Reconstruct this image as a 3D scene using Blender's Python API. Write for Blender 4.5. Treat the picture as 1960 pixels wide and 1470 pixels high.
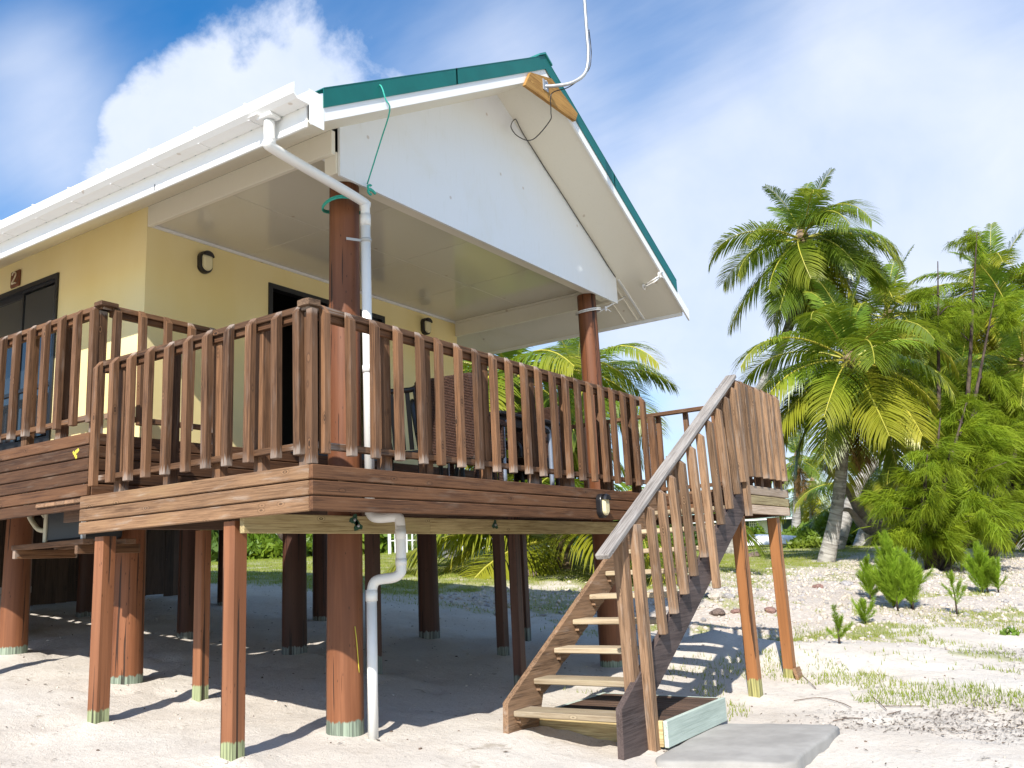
import bpy, math, random
import numpy as np
from mathutils import Vector, Matrix
R0 = random.Random(7)
for o in list(bpy.data.objects): bpy.data.objects.remove(o)
S = bpy.context.scene
COL = S.collection

# ------------------------------------------------------------------ camera
F = 1711.95; YAW, PIT, ROL = [math.radians(v) for v in (33.30426, 11.43327, -2.79034)]
CAM = Vector((-4.009, -4.177, 1.12))
fwd = Vector((math.cos(PIT)*math.cos(YAW), math.cos(PIT)*math.sin(YAW), math.sin(PIT)))
rt = Vector((math.sin(YAW), -math.cos(YAW), 0)); up = rt.cross(fwd)
rt2 = rt*math.cos(ROL) + up*math.sin(ROL); up2 = up*math.cos(ROL) - rt*math.sin(ROL)
cd = bpy.data.cameras.new('camera'); co = bpy.data.objects.new('camera', cd); COL.objects.link(co)
M = Matrix((rt2, up2, -fwd)).transposed().to_4x4(); M.translation = CAM; co.matrix_world = M
cd.sensor_width = 36; cd.lens = F/1960*36; cd.clip_end = 2000; cd.clip_start = 0.05
S.camera = co
def ray(px, py): return rt2*((px-980)/F) - up2*((py-735)/F) + fwd
def at(px, py, ax, val):
    d = ray(px, py); return CAM + d*((val-CAM[ax])/d[ax])
def atd(px, py, depth): return CAM + ray(px, py)*depth

# ------------------------------------------------------------------ light
SUND = Vector((1.0, 0.37, -0.91)).normalized()
elev = math.asin(-SUND.z)
W = bpy.data.worlds.new('World'); S.world = W; W.use_nodes = True
nt = W.node_tree; nt.nodes.clear()
def NN(t, **k):
    n = nt.nodes.new(t)
    for a, b in k.items(): setattr(n, a, b)
    return n
out = NN('ShaderNodeOutputWorld'); bg = NN('ShaderNodeBackground'); bg.inputs['Strength'].default_value = 0.10
sky = NN('ShaderNodeTexSky', sky_type='NISHITA', sun_disc=False)
sky.sun_elevation = elev
sky.sun_rotation = math.atan2(-SUND.x, -SUND.y)
sky.altitude = 0; sky.air_density = 1.0; sky.dust_density = 0.6; sky.ozone_density = 2.5
tc = NN('ShaderNodeTexCoord')
def mth(op, a, b=None, c=None, clamp=False):
    n = NN('ShaderNodeMath', operation=op, use_clamp=clamp)
    for i, v in enumerate((a, b, c)):
        if v is None: continue
        if isinstance(v, (int, float)): n.inputs[i].default_value = v
        else: nt.links.new(v, n.inputs[i])
    return n.outputs[0]
sep = NN('ShaderNodeSeparateXYZ'); nt.links.new(tc.outputs['Generated'], sep.inputs[0])
zz = mth('ADD', mth('MAXIMUM', sep.outputs[2], 0.0), 0.12)
cmb = NN('ShaderNodeCombineXYZ')
nt.links.new(mth('DIVIDE', sep.outputs[0], zz), cmb.inputs[0]); nt.links.new(mth('DIVIDE', sep.outputs[1], zz), cmb.inputs[1])
def noise(vec, sc, det, rough, dist=0.0, loc=(0, 0, 0), scl=(1, 1, 1), rot=0):
    mp = NN('ShaderNodeMapping'); mp.inputs['Location'].default_value = loc; mp.inputs['Scale'].default_value = scl
    mp.inputs['Rotation'].default_value = (0, 0, rot)
    nt.links.new(vec, mp.inputs[0])
    n = NN('ShaderNodeTexNoise'); nt.links.new(mp.outputs[0], n.inputs['Vector'])
    n.inputs['Scale'].default_value = sc; n.inputs['Detail'].default_value = det; n.inputs['Roughness'].default_value = rough
    n.inputs['Distortion'].default_value = dist
    return n.outputs[0]
puff = noise(tc.outputs['Generated'], 6.5, 10, 0.62, 0.15)
wisp = noise(cmb.outputs[0], 0.75, 7, 0.6, 0.6, scl=(1.0, 0.42, 1), rot=math.radians(-50))
broad = noise(tc.outputs['Generated'], 2.2, 4, 0.5, 0.1, loc=(3.1, 1.7, .4))
def blob(px, py, width, amt):
    d = ray(px, py).normalized(); dp = NN('ShaderNodeVectorMath', operation='DOT_PRODUCT')
    nt.links.new(tc.outputs['Generated'], dp.inputs[0]); dp.inputs[1].default_value = d
    k = 1.0/(1-math.cos(math.radians(width)))
    return mth('MULTIPLY', mth('EXPONENT', mth('MULTIPLY', mth('SUBTRACT', dp.outputs['Value'], 1.0), k)), amt)
cum = [blob(340, 235, 4.4, .8), blob(240, 225, 1.5, .5), blob(235, 340, 2.2, .5), blob(430, 130, 1.8, .5), blob(580, 190, 5.0, .8), blob(420, 330, 5, .7), blob(760, 150, 4, .35), blob(700, 90, 5, .3), blob(460, 130, 1.1, -.5)]
veil = [blob(1560, 520, 13, .92), blob(1250, 450, 9, .7), blob(1750, 230, 10, .75), blob(1350, 700, 6, .25), blob(60, 330, 5, .5), blob(90, 130, 3.4, .5), blob(1000, 160, 5, .35), blob(1180, 140, 4.5, -.25), blob(1450, 90, 5, -.15), blob(1900, 90, 3, -.2), blob(1220, 740, 3, -.35), blob(250, 120, 4, -.1), blob(60, 430, 3, -.3)]
def summ(L):
    r = L[0]
    for x in L[1:]: r = mth('ADD', r, x)
    return r
cumf = mth('ADD', summ(cum), mth('MULTIPLY', mth('SUBTRACT', puff, 0.5), 2.6))
mr = NN('ShaderNodeMapRange', interpolation_type='SMOOTHSTEP'); nt.links.new(cumf, mr.inputs[0]); mr.inputs[1].default_value = 0.30; mr.inputs[2].default_value = 0.92
cumm = mr.outputs[0]
vf = mth('ADD', summ(veil), mth('ADD', mth('MULTIPLY', mth('SUBTRACT', wisp, 0.5), 1.9), mth('MULTIPLY', mth('SUBTRACT', broad, 0.42), 0.9)))
mr2 = NN('ShaderNodeMapRange', interpolation_type='SMOOTHSTEP'); nt.links.new(vf, mr2.inputs[0]); mr2.inputs[1].default_value = -0.35; mr2.inputs[2].default_value = 1.0
mr2.inputs[4].default_value = 0.92
allm = mth('MAXIMUM', cumm, mr2.outputs[0])
shade = noise(tc.outputs['Generated'], 7, 5, 0.55, 0.2, loc=(0, 0, .13))
cr = NN('ShaderNodeMix', data_type='RGBA'); nt.links.new(mth('MULTIPLY', mth('SUBTRACT', shade, .3), 2.0, clamp=True), cr.inputs[0])
CLB = 6.7
cr.inputs[6].default_value = (0.74*CLB, 0.86*CLB, 1.12*CLB, 1); cr.inputs[7].default_value = (0.98*CLB, 1.04*CLB, 1.17*CLB, 1)
hs = NN('ShaderNodeHueSaturation'); hs.inputs['Saturation'].default_value = 1.42; hs.inputs['Value'].default_value = 1.45; nt.links.new(sky.outputs[0], hs.inputs['Color'])
mx = NN('ShaderNodeMix', data_type='RGBA'); nt.links.new(allm, mx.inputs[0]); nt.links.new(hs.outputs[0], mx.inputs[6]); nt.links.new(cr.outputs[2], mx.inputs[7])
nt.links.new(mx.outputs[2], bg.inputs[0]); nt.links.new(bg.outputs[0], out.inputs[0])
sl = bpy.data.lights.new('sun', 'SUN'); sl.energy = 5.0; sl.angle = math.radians(0.55); sl.color = (1.0, 0.955, 0.88)
so = bpy.data.objects.new('sun', sl); COL.objects.link(so); so.rotation_euler = SUND.to_track_quat('-Z', 'Y').to_euler(); so.location = (-10, -8, 15)
S.view_settings.view_transform = 'Standard'; S.view_settings.look = 'None'; S.view_settings.exposure = 0.52; S.view_settings.gamma = 1
S.view_settings.use_curve_mapping = False
S.render.engine = 'CYCLES'
S.cycles.max_bounces = 7; S.cycles.transparent_max_bounces = 6; S.cycles.diffuse_bounces = 4

# ------------------------------------------------------------------ materials
MT = {}
class G:
    def __init__(s, name):
        s.m = bpy.data.materials.new(name); s.m.use_nodes = True; s.t = s.m.node_tree; s.t.nodes.clear(); MT[name] = s.m
        s.out = s.n('ShaderNodeOutputMaterial'); s.b = s.n('ShaderNodeBsdfPrincipled'); s.l(s.b.outputs[0], s.out.inputs[0])
    def n(s, t, **k):
        x = s.t.nodes.new(t)
        for a, b in k.items(): setattr(x, a, b)
        return x
    def l(s, a, b): s.t.links.new(a, b)
    def v(s, sock, val):
        if isinstance(val, (int, float)): sock.default_value = val
        elif isinstance(val, tuple): sock.default_value = val if len(val) == len(sock.default_value) else (*val, 1)
        else: s.l(val, sock)
    def math(s, op, a, b=0.0, c=0.0, clamp=False):
        x = s.n('ShaderNodeMath', operation=op, use_clamp=clamp); s.v(x.inputs[0], a); s.v(x.inputs[1], b); s.v(x.inputs[2], c); return x.outputs[0]
    def mix(s, f, a, b, bt='MIX'):
        x = s.n('ShaderNodeMix', data_type='RGBA', blend_type=bt); s.v(x.inputs[0], f); s.v(x.inputs[6], a); s.v(x.inputs[7], b); return x.outputs[2]
    def ramp(s, f, lo, hi, a=0.0, b=1.0):
        x = s.n('ShaderNodeMapRange', interpolation_type='SMOOTHSTEP'); s.v(x.inputs[0], f)
        x.inputs[1].default_value = lo; x.inputs[2].default_value = hi; x.inputs[3].default_value = a; x.inputs[4].default_value = b; return x.outputs[0]
    def coord(s, scale=(1, 1, 1), rnd=True, kind='Object'):
        t = s.n('ShaderNodeTexCoord'); src = t.outputs[kind]
        if rnd:
            oi = s.n('ShaderNodeObjectInfo'); sc = s.n('ShaderNodeVectorMath', operation='SCALE'); sc.inputs[0].default_value = (37, 91, 53); s.l(oi.outputs['Random'], sc.inputs['Scale'])
            ad = s.n('ShaderNodeVectorMath', operation='ADD'); s.l(src, ad.inputs[0]); s.l(sc.outputs[0], ad.inputs[1]); src = ad.outputs[0]
        mp = s.n('ShaderNodeMapping'); mp.inputs['Scale'].default_value = scale; s.l(src, mp.inputs[0]); return mp.outputs[0]
    def rnd(s): return s.n('ShaderNodeObjectInfo').outputs['Random']
    def noise(s, vec, sc=1, det=4, rough=.55, dist=0.0):
        x = s.n('ShaderNodeTexNoise'); s.l(vec, x.inputs['Vector']); x.inputs['Scale'].default_value = sc; x.inputs['Detail'].default_value = det
        x.inputs['Roughness'].default_value = rough; x.inputs['Distortion'].default_value = dist; return x.outputs[0]
    def bump(s, h, st=.3, d=.01):
        x = s.n('ShaderNodeBump'); x.inputs['Strength'].default_value = st; x.inputs['Distance'].default_value = d; s.l(h, x.inputs['Height']); s.l(x.outputs[0], s.b.inputs['Normal'])
    def base(s, c, rough=.6, spec=.5, metal=0.0):
        s.v(s.b.inputs['Base Color'], c); s.v(s.b.inputs['Roughness'], rough); s.b.inputs['Specular IOR Level'].default_value = spec; s.b.inputs['Metallic'].default_value = metal
        return s.m

def wood(name, dark, light, grey, greyamt, endgrey=0.0, knots=1.0, axis='X', rough=.75, green=0.0):
    g = G(name)
    st = {'X': (1.3, 42, 42), 'Z': (42, 42, 1.3)}[axis]
    c = g.coord(st)
    gr = g.noise(c, 2.2, 7, .68, .6)
    c2 = g.coord({'X': (.9, 5, 5), 'Z': (5, 5, .9)}[axis]); big = g.noise(c2, 1.6, 4, .55)
    c3 = g.coord({'X': (2.6, 16, 16), 'Z': (16, 16, 2.6)}[axis]); streak = g.noise(c3, 1.3, 5, .6, .3)
    col = g.mix(g.ramp(gr, .33, .65), dark, light)
    col = g.mix(g.math('MULTIPLY', g.ramp(big, .35, .7), .55), col, tuple(v*1.25 for v in light))
    # brightness change between individual pieces
    rv = g.math('MULTIPLY_ADD', g.rnd(), .7, .62)
    bc = g.n('ShaderNodeCombineColor'); g.l(rv, bc.inputs[0]); g.l(rv, bc.inputs[1]); g.l(rv, bc.inputs[2])
    col = g.mix(1.0, col, bc.outputs[0], 'MULTIPLY')
    # knots
    kc = g.coord({'X': (5.5, 12, 12), 'Z': (12, 12, 5.5)}[axis]); vo = g.n('ShaderNodeTexVoronoi'); g.l(kc, vo.inputs['Vector']); vo.inputs['Scale'].default_value = 1.0
    kp = g.n('ShaderNodeSeparateColor'); g.l(vo.outputs['Color'], kp.inputs[0])
    kn = g.math('MULTIPLY', g.ramp(vo.outputs['Distance'], .13, .30, 1, 0), g.ramp(kp.outputs[0], .70, .74))
    ring = g.math('SINE', g.math('MULTIPLY', vo.outputs['Distance'], 48.0))
    kcol = g.mix(g.ramp(ring, -.6, .8), tuple(v*.4 for v in dark), tuple(v*1.1 for v in light))
    col = g.mix(g.math('MULTIPLY', kn, .8*knots), col, kcol)
    gm = g.math('MULTIPLY', g.ramp(streak, .52, .8), greyamt*.7)
    if endgrey > 0:
        t = g.n('ShaderNodeTexCoord'); sp = g.n('ShaderNodeSeparateXYZ'); g.l(t.outputs['Generated'], sp.inputs[0])
        e = g.ramp(g.math('ADD', sp.outputs[0 if axis == 'X' else 2], g.math('MULTIPLY', g.math('SUBTRACT', gr, .5), .22)), .02, .065, 1, 0)
        e = g.math('MAXIMUM', e, g.ramp(g.math('ADD', sp.outputs[0 if axis == 'X' else 2], g.math('MULTIPLY', g.math('SUBTRACT', gr, .5), .1)), .955, .985, 0, 1))
        gm = g.math('MAXIMUM', gm, g.math('MULTIPLY', g.math('MULTIPLY', e, endgrey), g.ramp(g.math('FRACT', g.math('MULTIPLY', g.rnd(), 7.31)), .1, .9, .0, .9)))
    col = g.mix(gm, col, grey)
    if green: col = g.mix(g.math('MULTIPLY', g.ramp(big, .5, .8), green), col, (.2, .22, .06))
    cracks = g.ramp(g.noise(g.coord({'X': (1.2, 60, 60), 'Z': (60, 60, 1.2)}[axis]), 1.0, 3, .5), .69, .75)
    col = g.mix(g.math('MULTIPLY', cracks, .7), col, tuple(v*.2 for v in dark))
    g.base(col, rough, .3)
    g.bump(g.math('ADD', gr, g.math('MULTIPLY', cracks, -1.5)), .55, .004)
    return g.m
wood('stained_wood', (.042, .019, .009), (.170, .086, .042), (.40, .34, .29), .30, .6)
wood('fascia_wood', (.045, .019, .009), (.125, .058, .026), (.36, .29, .22), .32, 0, .9)
wood('landing_wood', (.27, .19, .125), (.46, .35, .26), (.5, .45, .4), .5, 0, .9, green=.2)
wood('fascia_wood_pale', (.10, .050, .024), (.27, .155, .082), (.48, .44, .38), .5, 0, .8, green=.12)
wood('stair_wood', (.065, .036, .02), (.27, .165, .095), (.43, .38, .33), .55, .35, .7)
wood('grey_wood', (.16, .135, .12), (.40, .37, .34), (.55, .53, .52), .5, 0, .5)
wood('tread_wood', (.24, .17, .10), (.46, .37, .25), (.5, .48, .42), .5, 0, .6, green=.25)
wood('dark_stringer', (.045, .03, .028), (.13, .095, .085), (.22, .19, .18), .4, 0, .4)
wood('pine_beam', (.21, .14, .055), (.50, .40, .21), (.36, .32, .18), .35, 0, 1.1, green=.3)
wood('gold_board', (.22, .10, .02), (.45, .25, .07), (.4, .3, .12), .3, 0, 1.0)
wood('floor_wood', (.10, .055, .03), (.24, .14, .08), (.36, .3, .25), .4)
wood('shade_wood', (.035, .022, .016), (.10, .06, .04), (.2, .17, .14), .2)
wood('driftwood', (.10, .075, .055), (.33, .26, .20), (.46, .42, .38), .6, axis='X')
wood('green_timber', (.33, .39, .33), (.46, .52, .45), (.55, .58, .53), .3, 0, .3)

def paintpost(name, c1, c2, foot, foot_h=.14, crack=1.0):
    g = G(name); cc = g.coord((1, 1, .15)); big = g.noise(cc, 3.5, 4, .5)
    gr = g.noise(g.coord((30, 30, .8)), 1, 5, .6, .3)
    col = g.mix(g.ramp(big, .35, .65), c1, c2)
    col = g.mix(g.math('MULTIPLY', g.ramp(gr, .4, .62), .35), col, tuple(v*.6 for v in c1))
    t = g.n('ShaderNodeTexCoord'); sp = g.n('ShaderNodeSeparateXYZ'); g.l(t.outputs['Object'], sp.inputs[0])
    vo = g.n('ShaderNodeTexVoronoi'); g.l(g.coord((5, 5, 1.6)), vo.inputs['Vector']); kn = g.ramp(vo.outputs['Distance'], .05, .14, 1, 0)
    col = g.mix(g.math('MULTIPLY', kn, .8), col, tuple(v*.35 for v in c1))
    cr = g.ramp(g.noise(g.coord((30, 30, .6)), 1.0, 3, .5, .2), .625, .64)
    cr = g.math('MULTIPLY', cr, crack)
    fm = g.ramp(g.math('SUBTRACT', g.math('ADD', sp.outputs[2], g.math('MULTIPLY', g.math('SUBTRACT', gr, .5), .09)), g.math('MULTIPLY_ADD', g.rnd(), foot_h*.7, foot_h*.65)), -.008, .008, 1, 0)
    fc = g.mix(g.ramp(g.noise(g.coord((55, 55, 1.5)), 1, 3, .6), .35, .62), tuple(v*.35 for v in foot), foot)
    col = g.mix(fm, col, fc)
    col = g.mix(g.math('MULTIPLY', cr, .85), col, (.015, .008, .005))
    g.base(col, .55, .35); g.bump(g.math('ADD', g.math('MULTIPLY', gr, .5), g.math('MULTIPLY', cr, -2.0)), .6, .006)
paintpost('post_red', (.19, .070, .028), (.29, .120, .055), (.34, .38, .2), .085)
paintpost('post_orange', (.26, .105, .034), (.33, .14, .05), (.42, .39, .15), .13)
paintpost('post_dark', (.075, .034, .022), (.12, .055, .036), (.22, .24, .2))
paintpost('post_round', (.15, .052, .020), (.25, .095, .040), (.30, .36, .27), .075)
paintpost('post_round_shaded', (.055, .021, .012), (.09, .034, .020), (.22, .24, .22), .05)  # darker copy of post_round, with the under-house shade put into its colour

def simple(name, c, rough=.5, spec=.5, metal=0., var=.06, sc=4., bump=.0, bsc=60):
    g = G(name); n = g.noise(g.coord((1, 1, 1)), sc, 5, .6)
    col = g.mix(g.ramp(n, .3, .7), tuple(max(0, v*(1-var)) for v in c), tuple(min(1, v*(1+var)) for v in c))
    g.base(col, rough, spec, metal)
    if bump: g.bump(g.noise(g.coord((1, 1, 1)), bsc, 4, .6), bump, .01)
    return g.m
simple('black_plastic', (.012, .012, .014), .35)
simple('dark_frame', (.018, .019, .022), .35, .5, .2)
simple('green_metal', (.004, .115, .095), .38, .5, 0, .12, 2.5, .05, 8)
simple('green_edge', (.03, .21, .19), .4, .5, 0)
simple('pvc', (.80, .79, .75), .3, .5, 0, .03)
simple('pvc_grey', (.45, .45, .43), .5)
simple('galv', (.42, .43, .44), .45, .5, .6, .1, 12)
simple('rust', (.22, .08, .03), .8)
simple('lamp_glass', (.75, .68, .42), .25, .5, 0, .03)
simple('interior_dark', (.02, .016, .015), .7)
simple('curtain', (.35, .33, .27), .9, .2, 0, .1, 8)
simple('teal_rope', (.05, .42, .33), .7, .3, 0, .15, 60)
simple('white_rope', (.72, .70, .66), .8, .3, 0, .15, 60)
simple('yellow_string', (.6, .5, .05), .7)
simple('concrete', (.33, .315, .29), .95, .2, 0, .16, 2.2, .25, 110)
simple('steel_leg', (.40, .45, .55), .3, .5, .6)
simple('brick_red', (.25, .06, .04), .8)
simple('plaque_wood', (.17, .06, .025), .6, .4, 0, .3, 14)
simple('gold_paint', (.65, .55, .36), .4)
simple('tank_green', (.012, .30, .20), .4, .5, 0, .08)
simple('white_metal', (.78, .80, .80), .4, .5)
simple('boat_white', (.82, .84, .86), .3)
simple('roof_pale', (.36, .50, .44), .5, .3, 0, .05)
simple('house_green', (.05, .09, .075), .7)
simple('coconut_green', (.20, .27, .03), .45, .5, 0, .25, 9)
simple('coconut_husk', (.32, .26, .19), .85, .2, 0, .3, 18, .5, 60)
simple('bin_black', (.02, .021, .025), .5, .5, 0, .3, 20, .6, 30)
simple('hammock_orange', (.65, .08, .02), .8)
simple('ac_panel', (.035, .038, .042), .5, .4)
simple('ac_edge', (.55, .50, .36), .5)
simple('block_grey', (.32, .31, .30), .9, .2)
simple('twig', (.14, .10, .075), .9, .2, 0, .3, 30)
simple('litter_leaf', (.11, .08, .055), .9, .2, 0, .5, 300)
simple('green_spray', (.012, .06, .03), .6)
simple('sticky', (.62, .63, .62), .6)

# walls: render (plaster) cream yellow
g = G('yellow_wall'); n = g.noise(g.coord((1, 1, .4), False), 1.4, 4, .5); n2 = g.noise(g.coord((1, 1, 1), False), 45, 3, .6)
g.base(g.mix(g.ramp(n, .3, .7), (.82, .67, .31), (.86, .73, .39)), .6, .3); g.bump(n2, .12, .004)
def whitep(name, c, rough, dirt=.35, spec=.5, bump=.0):
    g = G(name); n = g.noise(g.coord((1, 1, 1), False), 1.1, 5, .6, .4); s = g.noise(g.coord((1, 1, 1), False), 26, 3, .5)
    col = g.mix(g.math('MULTIPLY', g.ramp(n, .5, .8), dirt), c, (.62, .56, .34))
    vo = g.n('ShaderNodeTexVoronoi', voronoi_dimensions='2D', feature='F1'); sx = g.n('ShaderNodeSeparateXYZ'); g.l(g.coord((1, 1, 1), False), sx.inputs[0])
    cxn = g.n('ShaderNodeCombineXYZ'); g.l(sx.outputs[0], cxn.inputs[0]); g.l(g.math('ADD', sx.outputs[2], sx.outputs[1]), cxn.inputs[1]); g.l(cxn.outputs[0], vo.inputs['Vector']); vo.inputs['Scale'].default_value = 1.15
    dz = g.n('ShaderNodeTexNoise'); mpz = g.n('ShaderNodeMapping'); mpz.inputs['Scale'].default_value = (7, 7, .8); g.l(g.coord((1, 1, 1), False), mpz.inputs[0]); g.l(mpz.outputs[0], dz.inputs['Vector']); dz.inputs['Detail'].default_value = 5
    col = g.mix(g.math('MULTIPLY', g.ramp(dz.outputs[0], .55, .8), dirt*.5), col, (.50, .47, .34))
    col = g.mix(g.math('MULTIPLY', g.ramp(vo.outputs['Distance'], .012, .026, 1, 0), .45), col, (.36, .24, .13))
    g.base(col, rough, spec)
    if bump: g.bump(s, bump, .003)
whitep('white_paint', (.80, .80, .78), .45, .15, .4)
whitep('gable_paint', (.80, .82, .83), .4, .22, .5, .05)
whitep('ceiling_gloss', (.68, .65, .54), .10, .25, .6, .02)
whitep('cream_paint', (.78, .74, .62), .5, .25, .4)
g = G('glass_dark'); g.base((.02, .025, .03), .04, .8)
g = G('wicker'); w = g.n('ShaderNodeTexWave', wave_type='BANDS', bands_direction='Z'); g.l(g.coord((1, 1, 1), False), w.inputs[0]); w.inputs['Scale'].default_value = 22; w.inputs['Distortion'].default_value = 2.2; w.inputs['Detail Scale'].default_value = 4; w.inputs['Detail'].default_value = 2
g.base(g.mix(w.outputs[1], (.012, .006, .004), (.10, .045, .028)), .45, .5); g.bump(w.outputs[1], 1.0, .01)

def leafmat(name, c1, c2, tip, trans=.35, rough=.35, spec=.5):
    g = G(name)
    n = g.noise(g.coord((1, 1, 1)), 1.2, 3, .5)
    col = g.mix(g.ramp(n, .3, .7), c1, c2)
    t = g.n('ShaderNodeTexCoord'); sp = g.n('ShaderNodeSeparateXYZ'); g.l(t.outputs['Generated'], sp.inputs[0])
    col = g.mix(g.math('MULTIPLY', g.ramp(sp.outputs[0], .62, 1.0), g.math('MULTIPLY', g.rnd(), .55)), col, tip)
    rv = g.math('MULTIPLY_ADD', g.rnd(), .5, .75); bc = g.n('ShaderNodeCombineColor'); [g.l(rv, bc.inputs[i]) for i in range(3)]
    col = g.mix(1.0, col, bc.outputs[0], 'MULTIPLY')
    g.base(col, rough, spec)
    tr = g.n('ShaderNodeBsdfTranslucent'); g.l(g.mix(.35, col, (.45, .50, .02)), tr.inputs[0])
    ms = g.n('ShaderNodeMixShader'); ms.inputs[0].default_value = trans; g.l(g.b.outputs[0], ms.inputs[1]); g.l(tr.outputs[0], ms.inputs[2]); g.l(ms.outputs[0], g.out.inputs[0])
leafmat('frond_leaf', (.095, .17, .014), (.18, .26, .022), (.36, .28, .03))
leafmat('frond_yellow', (.24, .27, .02), (.33, .33, .03), (.45, .36, .05))
leafmat('frond_dead', (.22, .11, .04), (.34, .20, .09), (.34, .2, .1), .15, .8, .2)
leafmat('needle', (.15, .23, .012), (.27, .34, .02), (.26, .32, .03), .42, .6, .2)
leafmat('needle_young', (.19, .31, .02), (.28, .42, .035), (.36, .48, .05), .42, .6, .2)
leafmat('shrub_leaf', (.10, .18, .015), (.19, .28, .03), (.3, .3, .04), .35, .4)
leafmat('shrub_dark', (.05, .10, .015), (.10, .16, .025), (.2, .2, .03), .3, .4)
leafmat('grass_blade', (.19, .24, .035), (.29, .32, .06), (.4, .36, .1), .3, .6, .2)
g = G('rachis'); g.base(g.mix(g.rnd(), (.30, .30, .04), (.50, .44, .06)), .45, .4)
def trunkm(name, c1, c2, band=34., z=True):
    g = G(name); t = g.n('ShaderNodeUVMap'); mp = g.n('ShaderNodeMapping'); g.l(t.outputs[0], mp.inputs[0])
    w = g.n('ShaderNodeTexNoise'); mp.inputs['Scale'].default_value = (1.5, band*.4, 1); g.l(mp.outputs[0], w.inputs['Vector']); w.inputs['Scale'].default_value = 1; w.inputs['Detail'].default_value = 3
    n = g.noise(g.coord((1, 1, 1)), 5, 6, .7)
    col = g.mix(g.ramp(w.outputs[0], .35, .65), c1, c2); col = g.mix(g.ramp(n, .5, .75), col, tuple(v*.35 for v in c1))
    g.base(col, .9, .2); g.bump(g.math('ADD', w.outputs[0], n), .8, .03)
trunkm('palm_bark', (.24, .22, .20), (.44, .42, .39))
trunkm('dark_bark', (.05, .035, .03), (.12, .09, .07), 12)
trunkm('fibre_bark', (.14, .09, .05), (.36, .26, .16), 20)

# ------------------------------------------------------------------ helpers
WORLD = {}
def reg(o, name_parent=None): return o
def tag(o, label=None, cat=None, group=None, kind=None):
    if label: o['label'] = label
    if cat: o['category'] = cat
    if group: o['group'] = group
    if kind: o['kind'] = kind
    return o
def thing(name, label, cat, loc=(0, 0, 0), group=None):
    o = bpy.data.objects.new(name, None); o.empty_display_size = .1; COL.objects.link(o); o.location = loc
    WORLD[o.name] = Matrix.Translation(Vector(loc)); return tag(o, label, cat, group)
def link(name, me, parent=None, mw=None):
    o = bpy.data.objects.new(name, me); COL.objects.link(o); mw = mw or Matrix()
    if parent is not None:
        o.parent = parent; o.matrix_basis = WORLD[parent.name].inverted() @ mw
    else: o.matrix_basis = mw
    WORLD[o.name] = mw
    return o
def mesh(name, V, Fc, mat, smooth=False, uv=None):
    me = bpy.data.meshes.new(name); me.from_pydata([tuple(v) for v in V], [], Fc)
    for m in (mat if isinstance(mat, (list, tuple)) else [mat]): me.materials.append(MT[m])
    if smooth: me.polygons.foreach_set('use_smooth', [True]*len(me.polygons))
    if uv is not None:
        l = me.uv_layers.new(name='UVMap'); idx = np.empty(len(me.loops), int); me.loops.foreach_get('vertex_index', idx)
        l.data.foreach_set('uv', np.array(uv, float)[idx].ravel())
    me.update(); return me
def fastmesh(name, V, T, mat, n=3):
    V = np.asarray(V, np.float32); T = np.asarray(T, np.int32)
    me = bpy.data.meshes.new(name); me.vertices.add(len(V)); me.vertices.foreach_set('co', V.ravel())
    me.loops.add(T.size); me.loops.foreach_set('vertex_index', T.ravel()); me.polygons.add(len(T))
    me.polygons.foreach_set('loop_start', np.arange(0, T.size, n, dtype=np.int32)); me.polygons.foreach_set('loop_total', np.full(len(T), n, dtype=np.int32))
    me.materials.append(MT[mat]); me.update(calc_edges=True); me.validate(); return me
BC = {}
def boxmesh(L, w, t, mat, bev=.004, cut=0.0, cut0=0.0):
    """bar along local X from 0..L, width w in Y, thickness t in Z, small bevel; cut slants the +X end"""
    k = (round(L, 3), round(w, 4), round(t, 4), mat, bev, round(cut, 3), round(cut0, 3))
    if k in BC: return BC[k]
    b = min(bev, w*.2, t*.2); V = []; Fc = []
    for x in (0, b, L-b, L):
        e = b if x in (0, L) else 0.0
        P = [(-w/2+b, -t/2), (w/2-b, -t/2), (w/2, -t/2+b), (w/2, t/2-b), (w/2-b, t/2), (-w/2+b, t/2), (-w/2, t/2-b), (-w/2, -t/2+b)]
        for (y, z) in P:
            s = 1-(2*e/w if w else 0); s2 = 1-2*e/t
            xx = x
            if x > L/2: xx = x - cut*(y/w+.5)
            else: xx = x + cut0*(y/w+.5)
            V.append((xx, y*(s if e else 1), z*(s2 if e else 1)))
    for r in range(3):
        for i in range(8):
            a = r*8+i; c = r*8+(i+1) % 8; Fc.append((a, a+8, c+8, c))
    Fc.append(tuple(range(8))); Fc.append(tuple(range(31, 23, -1)))
    Fc = [tuple(reversed(f)) for f in Fc]
    me = mesh('plank', V, Fc, mat); BC[k] = me; return me
def frame(a, b, side):
    a = Vector(a); b = Vector(b); X = (b-a).normalized(); Y = Vector(side); Y = (Y-X*Y.dot(X)).normalized(); Z = X.cross(Y)
    m = Matrix((X, Y, Z)).transposed().to_4x4(); m.translation = a; return m, (b-a).length
def bar(name, a, b, w, t, mat, parent=None, side=(0, 0, 1), bev=.004, cut=0., cut0=0.):
    """bar from a to b; width w runs along `side`"""
    m, L = frame(a, b, side); return link(name, boxmesh(L, w, t, mat, bev, cut, cut0), parent, m)
def block(name, lo, hi, mat, parent=None, bev=.004):
    lo = Vector(lo); hi = Vector(hi); c = (lo+hi)/2; d = hi-lo
    return bar(name, (lo.x, c.y, c.z), (hi.x, c.y, c.z), d.y, d.z, mat, parent, side=(0, 1, 0), bev=bev)
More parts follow.
